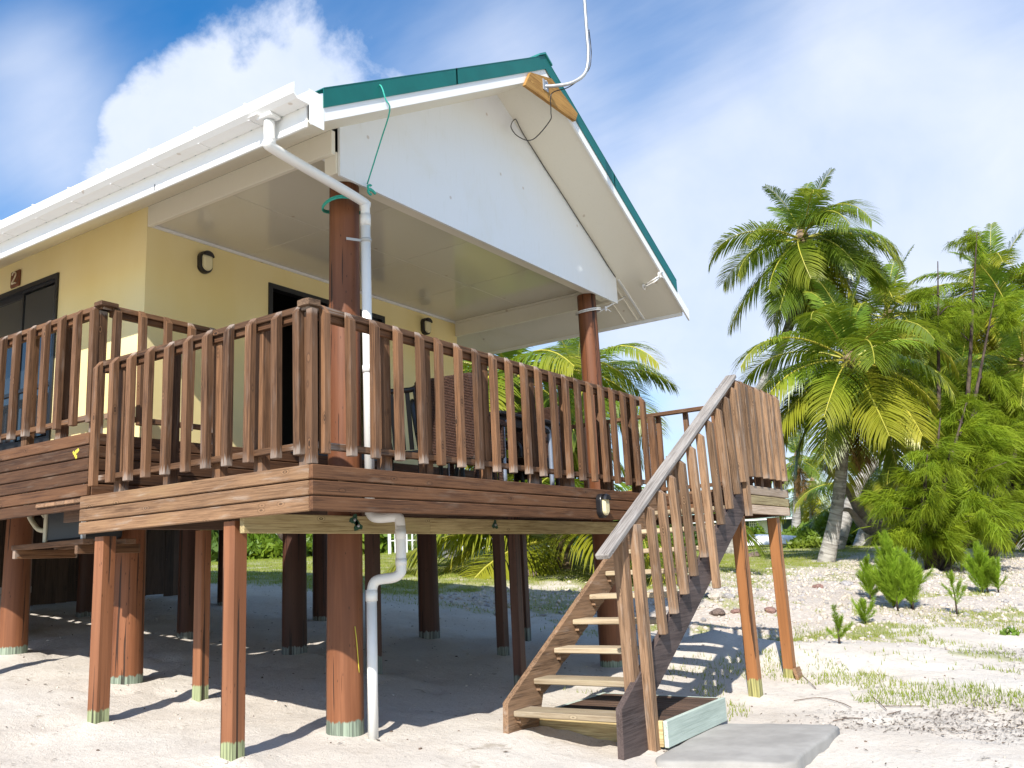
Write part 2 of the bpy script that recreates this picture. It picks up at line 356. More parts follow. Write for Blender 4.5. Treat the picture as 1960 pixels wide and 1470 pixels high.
def tubev(P, r, n=8, caps=True, rs=None):
    P = [Vector(p) for p in P]; V = []; Fc = []; UV = []; t0 = (P[1]-P[0]).normalized()
    ref = Vector((0, 0, 1)) if abs(t0.z) < .9 else Vector((1, 0, 0)); u = t0.cross(ref).normalized(); Ls = 0
    for i, p in enumerate(P):
        t = ((P[min(i+1, len(P)-1)]-P[max(i-1, 0)])).normalized(); u = (u-t*u.dot(t)).normalized(); w = t.cross(u)
        rr = rs[i] if rs else r
        if i: Ls += (P[i]-P[i-1]).length
        for k in range(n):
            a = 2*math.pi*k/n; V.append(p+(u*math.cos(a)+w*math.sin(a))*rr); UV.append((k/n, Ls))
    for i in range(len(P)-1):
        for k in range(n): Fc.append((i*n+k, i*n+(k+1) % n, (i+1)*n+(k+1) % n, (i+1)*n+k))
    if caps: Fc.append(tuple(range(n-1, -1, -1))); Fc.append(tuple((len(P)-1)*n+k for k in range(n)))
    return V, Fc, UV
def smoothpath(P, k=6):
    P = [Vector(p) for p in P]; Q = [2*P[0]-P[1]]+P+[2*P[-1]-P[-2]]; out = []
    for i in range(1, len(Q)-2):
        for j in range(k):
            t = j/k; a, b, c, d = Q[i-1], Q[i], Q[i+1], Q[i+2]
            out.append(.5*((2*b)+(c-a)*t+(2*a-5*b+4*c-d)*t*t+(3*b-a-3*c+d)*t**3))
    out.append(P[-1]); return out
def tube(name, P, r, mat, parent=None, n=8, smooth=True, rs=None, sm=0):
    if sm: 
        P2 = smoothpath(P, sm)
        if rs:
            rs = [np.interp(i/(len(P2)-1), np.linspace(0, 1, len(rs)), rs) for i in range(len(P2))]
        P = P2
    P = [Vector(p) for p in P]; o0 = P[0].copy()
    V, Fc, UV = tubev([p-o0 for p in P], r, n, True, rs)
    return link(name, mesh(name, V, Fc, mat, smooth, UV), parent, Matrix.Translation(o0))
def prism(name, poly, axis, lo, hi, mat, parent=None):
    """extrude a 2D polygon (in the two other axes, order kept) along axis from lo to hi"""
    V = []
    for v in (lo, hi):
        for p in poly:
            q = list(p); q.insert(axis, v); V.append(q)
    n = len(poly); Fc = [tuple(range(n)), tuple(range(2*n-1, n-1, -1))]+[(i, i+n, (i+1) % n+n, (i+1) % n) for i in range(n)]
    me = mesh(name, V, Fc, mat)
    import bmesh
    bm = bmesh.new(); bm.from_mesh(me); bmesh.ops.recalc_face_normals(bm, faces=bm.faces); bm.to_mesh(me); bm.free()
    return link(name, me, parent)
def lathe(name, prof, mat, parent=None, loc=(0, 0, 0), n=20, mw=None):
    V = []; Fc = []
    for r, z in prof:
        for k in range(n): a = 2*math.pi*k/n; V.append((r*math.cos(a), r*math.sin(a), z))
    for i in range(len(prof)-1):
        for k in range(n): Fc.append((i*n+k, i*n+(k+1) % n, (i+1)*n+(k+1) % n, (i+1)*n+k))
    Fc.append(tuple(range(n-1, -1, -1))); Fc.append(tuple((len(prof)-1)*n+k for k in range(n)))
    return link(name, mesh(name, V, Fc, mat, True), parent, mw or Matrix.Translation(Vector(loc)))

# ------------------------------------------------------------------ ground
CT = [(-4, -4.2, -.5), (0, -3.5, -.42), (3, -3.2, -.36), (7, -3.5, -.35), (-6, 3, .05), (-2, 1, -.15), (-9, 8, .7), (-8, -6, -.6), (2, -6, -.6), (12, -9, -.6),
      (1.2, .9, -.08), (.1, 2.4, .1), (1.1, 3.55, .23), (3.2, 3.6, .25), (5.3, 3.4, .25), (5.54, .9, -.08), (1.1, 5.5, .45), (3.2, 5.5, .44), (3.2, .9, -.08), (.3, 1.1, -.03),
      (2, -.5, -.22), (3.5, -1, -.28), (5, -.95, -.30), (6.2, -.95, -.30), (8, .5, -.25), (9, 1, -.18), (9.3, 9.1, .98), (9.8, 6, .6), (12.5, 4.5, .68), (1, 9, .85), (5, 9, .9),
      (10, -4, -.25), (14, -6, -.1)]
for px, py, d in [(1370, 1190, 11.5), (1370, 1140, 15), (1350, 1090, 20), (1450, 1055, 32), (1500, 1043, 42), (1575, 1075, 24), (1700, 1160, 14.5), (1775, 1090, 21), (1940, 1056, 40), (1900, 1120, 18), (1900, 1230, 11.6), (1600, 1240, 10.6), (1085, 1085, 21), (1180, 1070, 26), (900, 1053, 31), (760, 1061, 30), (560, 1070, 28), (500, 1073, 28), (1650, 1045, 32), (1800, 1050, 45), (300, 1085, 30), (1960, 1300, 8.6), (1960, 1180, 14)]:
    p = atd(px, py, d); CT.append(tuple(p))
CT += [(80, 80, 2.0), (120, 20, 1.2), (120, -40, .2), (60, -40, -.6), (-60, -60, -3), (-60, 60, 1.5), (0, 100, 2), (60, -8, .6), (0, 40, 2), (30, -18, -.3)]
CT = np.array(CT); _K = np.hypot(CT[:, None, 0]-CT[None, :, 0], CT[:, None, 1]-CT[None, :, 1])
_n = len(CT); _A = np.zeros((_n+3, _n+3)); _A[:_n, :_n] = -_K + np.eye(_n)*.25; _A[:_n, _n] = 1; _A[:_n, _n+1:] = CT[:, :2]; _A[_n, :_n] = 1; _A[_n+1:, :_n] = CT[:, :2].T
_w = np.linalg.solve(_A, np.append(CT[:, 2], [0, 0, 0]))
def gz(x, y):
    x = np.atleast_1d(np.asarray(x, float)); y = np.atleast_1d(np.asarray(y, float))
    out = np.empty(x.shape).ravel(); xf = x.ravel(); yf = y.ravel()
    for i in range(0, xf.size, 20000):
        s = slice(i, i+20000); k = -np.hypot(xf[s, None]-CT[:, 0], yf[s, None]-CT[:, 1]); out[s] = k@_w[:_n]+_w[_n]+xf[s]*_w[_n+1]+yf[s]*_w[_n+2]
    return out.reshape(x.shape)
_rs = np.random.RandomState(5); _tab = _rs.rand(256, 256)
def vn(x, y):
    xi = np.floor(x).astype(int); yi = np.floor(y).astype(int); fx = x-xi; fy = y-yi; fx = fx*fx*(3-2*fx); fy = fy*fy*(3-2*fy)
    T = lambda a, b: _tab[a % 256, b % 256]
    return (T(xi, yi)*(1-fx)+T(xi+1, yi)*fx)*(1-fy)+(T(xi, yi+1)*(1-fx)+T(xi+1, yi+1)*fx)*fy
def fbm(x, y, o=4):
    r = 0; a = .5
    for i in range(o): r = r+a*vn(x*2**i+i*17.3, y*2**i+i*9.1); a *= .5
    return r
def ss(x, a, b):
    t = np.clip((x-a)/(b-a), 0, 1); return t*t*(3-2*t)
def micro(x, y):
    near = 1-ss(np.hypot(x+4, y+4), 22, 40)
    m_ = 0
    for (px_, py_) in ((1.19, .9), (5.54, .9), (1.08, 3.52), (3.18, 3.6), (5.3, 3.4), (1.05, 5.45), (.13, 2.42), (.11, .86), (1.12, 2.52), (3.55, .86), (4.93, 2.0), (3.05, 2.3), (5.02, -.955), (6.17, -.955)):
        m_ = m_+.035*np.exp(-((x-px_)**2+(y-py_)**2)/.045)
    return ((fbm(x*.9, y*.9)-.47)*.10+(fbm(x*5, y*5, 3)-.43)*.045-.035*ss(fbm(x*2.6+31, y*2.6+7, 2), .50, .62))*near+m_
def G1(x, y): return float((gz(x, y)+micro(np.atleast_1d(x*1.), np.atleast_1d(y*1.)))[0])
def lawn(x, y):
    z = gz(x, y); n = fbm(x*.5, y*.5)-.47; n2 = fbm(x*3, y*3)-.47
    m = ss(z+n*.7, .52, .72)*ss(y+n*4, 1.2, 3.4)
    m *= ss(x*.9+y*.45+n*3, 10.4, 11.8)                         # keep the sand below the house bare
    far = ss(np.hypot(x, y), 60, 90)
    m = np.clip(m*(.95+n2*1.6), 0, 1)
    patch = ss(fbm(x*1.1+40, y*1.1)+n2*.35, .50, .60)*ss(x, 6.5, 9)*ss(-z, -1.2, -.0)*.8*ss(y, -8, -2)
    return np.clip(np.maximum(np.maximum(m, patch), far), 0, 1)
def rubble(x, y):
    z = gz(x, y); n = fbm(x*.6+9, y*.6)-.47
    return ss(z+n*.5, -.16, .02)*(1-ss(z+n*.4, .55, .8))*ss(x, 7.5, 9.5)*(1-ss(y+n*3, 4.5, 7))*ss(y+n*2, -5, -1.5)
def axisn(lo, hi, fine, mn, mx):
    a = list(np.arange(lo, hi, fine)); s = fine
    while a[-1] < mx: s *= 1.09; a.append(a[-1]+s)
    s = fine; b = []; v = lo
    while v > mn: s *= 1.12; v -= s; b.append(v)
    return np.array(b[::-1]+a)
gx = axisn(-4, 15, .09, -250, 900); gy = axisn(-5, 9, .09, -250, 900)
X, Y = np.meshgrid(gx, gy); Z = gz(X, Y)
far = ss(np.hypot(X, Y), 90, 200); Z = Z*(1-far)+far*.8*np.sign(np.maximum(Y+X*.3+20, 0)) - far*1.5*(Y+X*.3 < -20)
Z = Z+micro(X, Y)
nx, ny = len(gx), len(gy); idx = np.arange(nx*ny).reshape(ny, nx)
Q = np.stack([idx[:-1, :-1], idx[:-1, 1:], idx[1:, 1:], idx[1:, :-1]], -1).reshape(-1, 4)
g = G('sand')
at1 = g.n('ShaderNodeAttribute', attribute_name='grass').outputs['Fac']; at2 = g.n('ShaderNodeAttribute', attribute_name='rubble').outputs['Fac']
oc = g.coord((1, 1, 1), False)
n1 = g.noise(oc, .8, 6, .6); n2 = g.noise(oc, 14, 6, .7); n3 = g.noise(oc, 90, 3, .6); n4 = g.noise(oc, 4, 6, .65, .5)
col = g.mix(g.ramp(n1, .3, .7), (.56, .50, .43), (.64, .59, .52))
col = g.mix(g.math('MULTIPLY', g.ramp(n2, .5, .75), .45), col, (.40, .34, .27))
col = g.mix(g.math('MULTIPLY', g.ramp(n3, .62, .72), .7), col, (.20, .16, .12))
col = g.mix(g.math('MULTIPLY', g.ramp(n4, .62, .72), .5), col, (.26, .20, .13))
vo = g.n('ShaderNodeTexVoronoi'); g.l(oc, vo.inputs['Vector']); vo.inputs['Scale'].default_value = 16
rc = g.mix(g.ramp(vo.outputs['Distance'], .1, .55), (.60, .55, .49), (.30, .25, .2)); rc = g.mix(g.math('MULTIPLY', vo.outputs['Color'], .3), rc, (.62, .45, .38))
col = g.mix(g.math('MULTIPLY', at2, .5), col, rc)
gc = g.mix(g.ramp(n2, .35, .65), (.15, .19, .035), (.30, .31, .075)); gc = g.mix(g.ramp(n4, .45, .7), gc, (.38, .34, .13))
gm = g.math('MULTIPLY', at1, g.ramp(g.math('ADD', n2, g.math('MULTIPLY', at1, .6)), .58, .8))
col = g.mix(gm, col, gc)
g.base(col, .95, .15); g.bump(g.math('ADD', g.math('MULTIPLY', n2, 1.0), g.math('MULTIPLY', n3, .35)), .7, .03)
gme = fastmesh('ground', np.stack([X.ravel(), Y.ravel(), Z.ravel()], 1), Q, 'sand', 4)
gme.polygons.foreach_set('use_smooth', [True]*len(gme.polygons))
LA = lawn(X, Y).ravel(); RU = rubble(X, Y).ravel()
a = gme.attributes.new('grass', 'FLOAT', 'POINT'); a.data.foreach_set('value', LA.astype(np.float32))
a = gme.attributes.new('rubble', 'FLOAT', 'POINT'); a.data.foreach_set('value', RU.astype(np.float32))
tag(link('ground', gme), kind='structure')


# ------------------------------------------------------------------ house
WX0, WX1, WY0, WY1 = .95, 5.92, 3.25, 12.0      # outer faces of the walls
FL = 2.44; CEIL = 4.56
RC = (WX0+WX1)/2; ROOF0 = .12; YF = .13; EX = .13; EXR = RC*2-EX
def zs(x): return 4.27+.565*(min(x, 2*RC-x)-EX)       # underside of the roof
H = thing('beach_house', 'cream yellow beach house on timber stilts with a white gable and green metal roof edge', 'house', (WX0, WY0, FL))
YB = WY1+.4
# side wall with the window opening, front wall with the door opening
wy0, wy1, wz0, wz1 = 4.77, 7.6, FL+.14, 4.40
side = [(WY0, FL, wy0, 4.735), (wy1, FL, WY1, 4.735), (wy0, wz1, wy1, 4.735), (wy0, FL, wy1, wz0)]
def cells(name, pieces, fn, mat):
    V = []; Fc = []
    for (a0, b0, a1, b1) in pieces:
        lo, hi = fn(a0, b0, a1, b1); n0 = len(V)
        for z in (lo[2], hi[2]):
            V += [(lo[0], lo[1], z), (hi[0], lo[1], z), (hi[0], hi[1], z), (lo[0], hi[1], z)]
        Fc += [tuple(n0+i for i in f) for f in ((0, 3, 2, 1), (4, 5, 6, 7), (0, 1, 5, 4), (1, 2, 6, 5), (2, 3, 7, 6), (3, 0, 4, 7))]
    return link(name, mesh(name, V, Fc, mat), H)
cells('side_wall', side, lambda a0, b0, a1, b1: ((WX0, a0, b0), (WX0+.12, a1, b1)), 'yellow_wall')
dx0, dx1, dz1 = 2.47, 4.38, 4.325
front = [(WX0+.12, FL, dx0, 4.60), (dx1, FL, WX1, 4.60), (dx0, dz1, dx1, 4.60)]
cells('front_wall', front, lambda a0, b0, a1, b1: ((a0, WY0, b0), (a1, WY0+.12, b1)), 'yellow_wall')
cells('far_wall', [(WY0+.12, FL, WY1, 4.735)], lambda a0, b0, a1, b1: ((WX1-.12, a0, b0), (WX1, a1, b1)), 'yellow_wall')
cells('back_wall', [(WX0, FL, WX1, 4.6)], lambda a0, b0, a1, b1: ((a0, WY1, b0), (a1, WY1+.12, b1)), 'yellow_wall')
block('house_floor', (WX0+.01, WY0+.02, FL-.05), (WX1-.01, WY1-.02, FL-.01), 'floor_wood', H)
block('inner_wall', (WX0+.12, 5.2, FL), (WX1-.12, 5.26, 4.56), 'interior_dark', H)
for i in range(6):
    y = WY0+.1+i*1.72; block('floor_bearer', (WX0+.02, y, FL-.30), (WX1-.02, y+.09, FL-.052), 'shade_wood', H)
# door: frame, leaf panes
def framed(name, axis, c, a0, a1, z0, z1, fw, depth, mat, parent, outw):
    """rectangular frame in a plane: axis = plane normal axis"""
    V = []; Fc = []
    def bx(p0, p1, q0, q1):
        n0 = len(V)
        lo = [0, 0, 0]; hi = [0, 0, 0]; lo[axis] = min(c, c+outw*depth); hi[axis] = max(c, c+outw*depth); o = 1-axis; lo[o] = p0; hi[o] = p1; lo[2] = q0; hi[2] = q1
        for z in (lo[2], hi[2]): V.extend([(lo[0], lo[1], z), (hi[0], lo[1], z), (hi[0], hi[1], z), (lo[0], hi[1], z)])
        Fc.extend([tuple(n0+i for i in f) for f in ((0, 3, 2, 1), (4, 5, 6, 7), (0, 1, 5, 4), (1, 2, 6, 5), (2, 3, 7, 6), (3, 0, 4, 7))])
    bx(a0, a0+fw, z0, z1); bx(a1-fw, a1, z0, z1); bx(a0+fw, a1-fw, z1-fw, z1); bx(a0+fw, a1-fw, z0, z0+fw)
    return link(name, mesh(name, V, Fc, mat), parent)
door = framed('door', 1, WY0-.015, dx0, dx1, FL, dz1, .055, .10, 'dark_frame', H, 1)
def pane(name, lo, hi, mat, parent): return block(name, lo, hi, mat, parent, bev=.001)
framed('door_leaf', 1, WY0+.03, (dx0+dx1)/2-.03, dx1-.06, FL+.055, dz1-.055, .05, .03, 'dark_frame', door, 1)
win = framed('window', 0, WX0-.02, wy0, wy1, wz0, wz1, .05, .10, 'dark_frame', H, 1)
for k, (y0, y1) in enumerate([(wy0+.05, wy0+.75), (wy0+.68, wy0+1.45), (wy0+1.42, wy0+2.1), (wy0+2.05, wy1-.05)]):
    xo = WX0+.01+.03*(k % 2)
    framed('sash', 0, xo, y0, y1, wz0+.05, wz1-.05, .055 if k else .03, .028, 'dark_frame', win, 1)
    pane('pane', (xo+.012, y0+.03, wz0+.10), (xo+.016, y1-.03, wz1-.10), 'glass_dark', win)
    block('transom', (xo-.004, y0+.04, 3.19), (xo+.03, y1-.04, 3.235), 'dark_frame', win)
tube('stay_wire', [(WX0-.03, wy0-.02, 4.1), (WX0-.06, wy0-.05, 4.0), (WX0-.05, wy0-.04, 3.85), (WX0-.02, wy0-.01, 3.72)], .003, 'black_plastic', win, 5, sm=4)
# veranda ceiling sheets, cornices
cx = [WX0+.04, 2.18, 3.42, 4.66, WX1-.03]; cy = [.93, 2.1, WY0-.002]
for i in range(4):
    for j in range(2):
        block('ceiling_panel', (cx[i]+.003, cy[j]+.003, CEIL), (cx[i+1]-.003, cy[j+1]-.003, CEIL+.012), 'ceiling_gloss', H, bev=.002)
bar('cornice', (WX0+.03, WY0-.014, CEIL-.016), (WX1-.04, WY0-.014, CEIL-.016), .03, .03, 'white_paint', H)
bar('cornice', (WX1-.055, .95, CEIL-.016), (WX1-.055, WY0-.03, CEIL-.016), .03, .03, 'cream_paint', H, side=(0, 0, 1))
bar('cornice', (WX0+.06, .905, CEIL-.016), (WX1-.08, .905, CEIL-.016), .03, .035, 'white_paint', H)
# beams
block('side_beam', (WX0, .7515, CEIL-.035), (WX0+.045, WY0-.003, 4.735), 'cream_paint', H)
block('side_beam', (WX1-.04, .7515, CEIL-.22), (WX1+.01, WY0-.003, 4.735), 'cream_paint', H)
block('front_beam', (WX0+.05, .752, 4.365), (WX1-.045, .885, CEIL-.002), 'cream_paint', H)
# gable sheet
px0, px1, pb = 1.02, 6.02, 4.345
prism('gable_panel', [(px0, pb), (px1, pb), (px1, zs(px1)), (RC, zs(RC)), (px0, zs(px0))], 1, .725, .75, 'gable_paint', H)
gr_ = thing
# raking soffit under the roof (both slopes), in sheets
def slope(name, xa, xb, ya, yb, th, mat, off=0.0, parent=H):
    za, zb = zs(xa)+off, zs(xb)+off
    V = [(xa, ya, za), (xb, ya, zb), (xb, yb, zb), (xa, yb, za)]; V += [(x, y, z+th) for x, y, z in V]
    Fc = [(0, 3, 2, 1), (4, 5, 6, 7), (0, 1, 5, 4), (1, 2, 6, 5), (2, 3, 7, 6), (3, 0, 4, 7)]
    if xa > xb: Fc = [tuple(reversed(f)) for f in Fc]
    return link(name, mesh(name, V, Fc, mat), parent)
for (xa, xb) in ((EX, RC), (EXR, RC)):
    slope('gable_soffit', xa, xb, YF, .75, .012, 'cream_paint')
    xin = WX0 if xa < RC else WX1
    yy = [.753, 3.2, 5.6, 8.0, YB]
    for i in range(4): slope('eave_soffit', xa, xin, yy[i]+.002, yy[i+1]-.002, .012, 'cream_paint')
    slope('roof_deck', xa, RC, YF+.02, YB, .10, 'interior_dark', .02)
for (x0, x1) in ((5.98, 6.47), (6.22, 6.47)):
    pass
for yb_ in (.80, .98):
    bar('soffit_batten', (6.0, yb_, zs(6.0)-.006), (EXR-.03, yb_, zs(EXR-.03)-.006), .022, .012, 'cream_paint', H, side=(0, 1, 0))
bar('soffit_batten', (6.03, .70, zs(6.03)-.006), (EXR-.02, .70, zs(EXR-.02)-.006), .03, .012, 'white_paint', H, side=(0, 1, 0))
# barge boards and green flashings
def rake(name, xa, xb, y, h, t, mat, zo, pieces=1):
    for k in range(pieces):
        a = xa+(xb-xa)*k/pieces; b = xa+(xb-xa)*(k+1)/pieces
        prism(name, [(a, zs(a)+zo), (b, zs(b)+zo), (b, zs(b)+zo+h), (a, zs(a)+zo+h)] if a < b else [(b, zs(b)+zo), (a, zs(a)+zo), (a, zs(a)+zo+h), (b, zs(b)+zo+h)], 1, y, y+t, mat, H)
rake('barge_board', EX-.01, RC-.35, YF-.022, .135, .022, 'white_paint', -.03)
rake('barge_board', RC+.40, EXR+.12, YF-.022, .135, .022, 'white_paint', -.03)
rake('ridge_board', RC-.35, RC, YF-.018, .135, .018, 'white_paint', -.03)
rake('ridge_board', RC, RC+.40, YF-.018, .135, .018, 'white_paint', -.03)
def flash(xa, xb, lap):
    y0 = YF-.032
    prism('green_flashing', sorted_poly(xa, xb, .075, .225), 1, y0, y0+.008-lap, 'green_metal', H)
    dn = 1 if xa < xb else -1
    V = []; 
    for (x) in (xa, xb): V += [(x, y0-.002, zs(x)+.226), (x, y0+.16, zs(x)+.226), (x, y0+.16, zs(x)+.234), (x, y0-.002, zs(x)+.234)]
    Fc = [(0, 1, 2, 3), (7, 6, 5, 4), (0, 4, 5, 1), (1, 5, 6, 2), (2, 6, 7, 3), (3, 7, 4, 0)]
    link('green_flashing_top', mesh('t', V, Fc, 'green_metal'), H)
def sorted_poly(xa, xb, lo, hi):
    a, b = min(xa, xb), max(xa, xb); return [(a, zs(a)+lo), (b, zs(b)+lo), (b, zs(b)+hi), (a, zs(a)+hi)]
flash(.22, 1.86, 0); flash(1.84, RC, .004); flash(RC, 4.9, .004); flash(4.88, 6.50, 0)
prism('ridge_cap', [(RC-.13, zs(RC)+.170), (RC, zs(RC)+.245), (RC+.13, zs(RC)+.170), (RC+.13, zs(RC)+.19), (RC, zs(RC)+.268), (RC-.13, zs(RC)+.19)], 1, YF-.045, YB, 'green_edge', H)
# corrugated roof sheets
for sgn in (-1, 1):
    x1 = EX-.03 if sgn < 0 else EXR+.03; n = 150; V = []; Fc = []
    for i in range(n+1):
        y = YF+.03+(YB-YF)*i/n; dz = .012*math.cos(i*math.pi)
        V += [(x1, y, zs(x1)+.135+dz), (RC, y, zs(RC)+.135+dz)]
    for i in range(n): Fc.append((2*i, 2*i+1, 2*i+3, 2*i+2) if sgn > 0 else (2*i, 2*i+2, 2*i+3, 2*i+1))
    link('roof_sheet', mesh('roof_sheet', V, Fc, 'green_metal'), H)
# eave fascia, box gutter with brackets, return at the gable end
for sgn, x in ((1, EX), (-1, EXR)):
    block('eave_fascia', (min(x, x-sgn*.022), YF+.03, zs(EX)-.045), (max(x, x-sgn*.022), YB, zs(EX)+.125), 'white_paint', H)
block('gable_return', (EX-.045, YF-.024, zs(EX)-.045), (EX+.10, YF-.0225, zs(EX)+.22), 'white_paint', H, bev=.0005)
gx_, gtop = EX-.024, zs(EX)+.215
gp = [(0, .0), (-.012, -.0), (-.012, -.085), (0, -.085)]
prof = [(0, -.105), (-.115, -.105), (-.15, -.075), (-.155, -.0), (-.14, .012), (-.137, -.004), (-.143, -.065), (-.11, -.098), (-.008, -.098), (-.008, 0), (0, 0)]
GT = link('gutter', None, H) if False else prism('gutter', [(gx_+x, gtop+z) for x, z in prof], 1, YF-.005, YB, 'white_paint', H)
for i in range(20):
    y = .62+i*.57
    block('gutter_bracket', (gx_-.118, y, gtop-.110), (gx_+.0, y+.018, gtop-.1035), 'white_paint', H)
    block('gutter_clip', (gx_-.158, y, gtop+.004), (gx_-.03, y+.02, gtop+.014), 'white_paint', H)
block('gutter_joiner', (gx_-.150, .50, gtop-.112), (gx_-.0005, .60, gtop-.106), 'white_paint', H)
block('gutter_outlet', (gx_-.12, .40, gtop-.135), (gx_-.015, .54, gtop-.107), 'white_paint', H)
for y in (1.9, 4.9, 5.9): block('joint_stain', (EX-.0245, y, zs(EX)-.035), (EX-.0225, y+.008, zs(EX)+.02), 'black_plastic', H, bev=.0002)
# antenna board at the ridge
prism('antenna_board', [(2.96, 5.80+.005), (3.08, zs(3.08)+.06), (3.50, zs(3.5)+.04-.02), (4.03, 5.94), (3.97, 5.83)], 1, YF-.062, YF-.026, 'gold_board', H)

# ------------------------------------------------------------------ things on the house
# downpipe
dp = thing('downpipe', 'white plastic downpipe running from the gutter down past the deck to the sand', 'downpipe', (1.26, .66, 0))
r = .040
tube('upper_pipe', [(.045, .47, 4.34), (.045, .47, 4.24), (.06, .475, 4.19), (.12, .49, 4.155), (1.19, .67, 4.20-.03), (1.255, .675, 4.13), (1.262, .675, 4.05)], r, 'pvc', dp, 16, sm=5)
tube('vertical_pipe', [(1.262, .675, 4.07), (1.262, .675, 1.56)], r, 'pvc', dp, 16)
tube('pipe_socket', [(1.262, .675, 4.06), (1.262, .675, 3.96)], r+.004, 'pvc', dp, 16)
tube('pipe_socket', [(1.262, .675, 2.76), (1.262, .675, 2.70)], r+.005, 'pvc', dp, 16)
tube('offset_pipe', [(1.262, .675, 1.60), (1.262, .66, 1.555), (1.275, .60, 1.53), (1.335, .47, 1.53), (1.345, .445, 1.50), (1.345, .44, 1.42)], r, 'pvc', dp, 16, sm=4)
tube('lower_pipe', [(1.345, .44, 1.46), (1.345, .44, 1.16), (1.34, .45, 1.10), (1.32, .50, 1.07), (1.285, .61, 1.06), (1.27, .655, 1.035), (1.262, .675, .97)], r, 'pvc', dp, 16, sm=4)
tube('vertical_pipe', [(1.262, .675, .98), (1.255, .675, G1(1.26, .675)-.05)], r, 'pvc', dp, 16)
tube('pipe_socket', [(1.345, .44, 1.43), (1.345, .44, 1.36)], r+.004, 'pvc', dp, 16)
tube('pipe_socket', [(1.345, .44, 1.16), (1.345, .44, 1.21)], r+.004, 'pvc', dp, 16)
tube('pipe_socket', [(1.262, .675, .985), (1.262, .675, .90)], r+.006, 'pvc', dp, 16)
tube('pipe_clip', [(1.262, .675, 3.845), (1.262, .675, 3.815)], r+.007, 'pvc_grey', dp, 16)
bar('pipe_bracket', (1.10, .74, 3.82), (1.225, .69, 3.825), .022, .004, 'pvc_grey', dp, side=(0, 0, 1))
# bulkhead lamps
def lamp(label, pos, n, h=.235, w=.155):
    """oval bulkhead lamp with hood; n = outward normal axis vector"""
    n = Vector(n); z = Vector((0, 0, 1)); s = z.cross(n).normalized(); m = Matrix((s, z, n)).transposed().to_4x4(); m.translation = Vector(pos)
    L = thing('bulkhead_lamp', label, 'wall lamp', pos, 'black oval bulkhead lamps')
    def oval(w_, h_, k=28):
        out = []
        for i in range(k):
            a = 2*math.pi*i/k; c, sn = math.cos(a), math.sin(a)
            rx = w_/2; out.append((rx*c, (h_/2-rx)*(1 if sn > 0 else -1)+rx*sn))
        return out
    def loft(name, rings, mat, cap=True):
        V = []; Fc = []; k = len(rings[0][0])
        for ring, zz_ in rings: V += [(x, y, zz_) for x, y in ring]
        for i in range(len(rings)-1):
            for j in range(k): Fc.append((i*k+j, i*k+(j+1) % k, (i+1)*k+(j+1) % k, (i+1)*k+j))
        Fc.append(tuple(range(k-1, -1, -1)))
        if cap: Fc.append(tuple((len(rings)-1)*k+j for j in range(k)))
        me = mesh(name, V, Fc, mat, False); return link(name, me, L, m)
    loft('lamp_body', [(oval(w, h), 0), (oval(w, h), .045), (oval(w*.93, h*.95), .058)], 'black_plastic')
    loft('lamp_glass', [(oval(w*.76, h*.82), .054), (oval(w*.74, h*.80), .076), (oval(w*.5, h*.66), .088)], 'lamp_glass')
    # hood over the upper part of the glass
    O = oval(w*.96, h*.98, 28); I = oval(w*.74, h*.84, 28)
    V = []; Fc = []; up_ = [i for i in range(28) if math.sin(2*math.pi*i/28) > .2]
    for i in up_: V += [(O[i][0], O[i][1], .052), (O[i][0], O[i][1], .085), (O[i][0]*.8, O[i][1]*.9, .104)]
    for a_ in range(len(up_)-1):
        for q in range(2): Fc.append((a_*3+q, a_*3+q+1, a_*3+q+4, a_*3+q+3))
    Fc.append(tuple(a_*3+2 for a_ in range(len(up_))))
    k0 = len(V); V += [(x, y, z-.004) for x, y, z in V]; Fc += [tuple(i+k0 for i in reversed(f)) for f in Fc]
    link('lamp_hood', mesh('lamp_hood', V, Fc, 'black_plastic'), L, m)
    return L
lamp('black oval lamp high on the yellow front wall left of the door', (1.61, WY0-.001, 4.325), (0, -1, 0))
lamp('black oval lamp right of the door, showing just above the railing', (5.19, WY0-.001, 4.35), (0, -1, 0))
lamp('black oval lamp on the deck edge boards beside the stairs', (3.80, -.002, 1.645), (0, -1, 0), .235, .145)
# number plaque
pq = thing('number_plaque', 'small carved wooden plaque with a gold number 2 above the side window', 'sign', (WX0, 5.64, 4.52))
block('plaque_board', (WX0-.025, 5.55, 4.425), (WX0-.001, 5.735, 4.615), 'plaque_wood', pq, bev=.008)
tube('number', [(WX0-.029, 5.69, 4.565), (WX0-.031, 5.67, 4.59), (WX0-.031, 5.635, 4.595), (WX0-.031, 5.61, 4.57), (WX0-.031, 5.62, 4.54), (WX0-.031, 5.66, 4.50), (WX0-.031, 5.69, 4.465), (WX0-.031, 5.64, 4.468), (WX0-.03, 5.60, 4.462)], .009, 'gold_paint', pq, 6, sm=4)
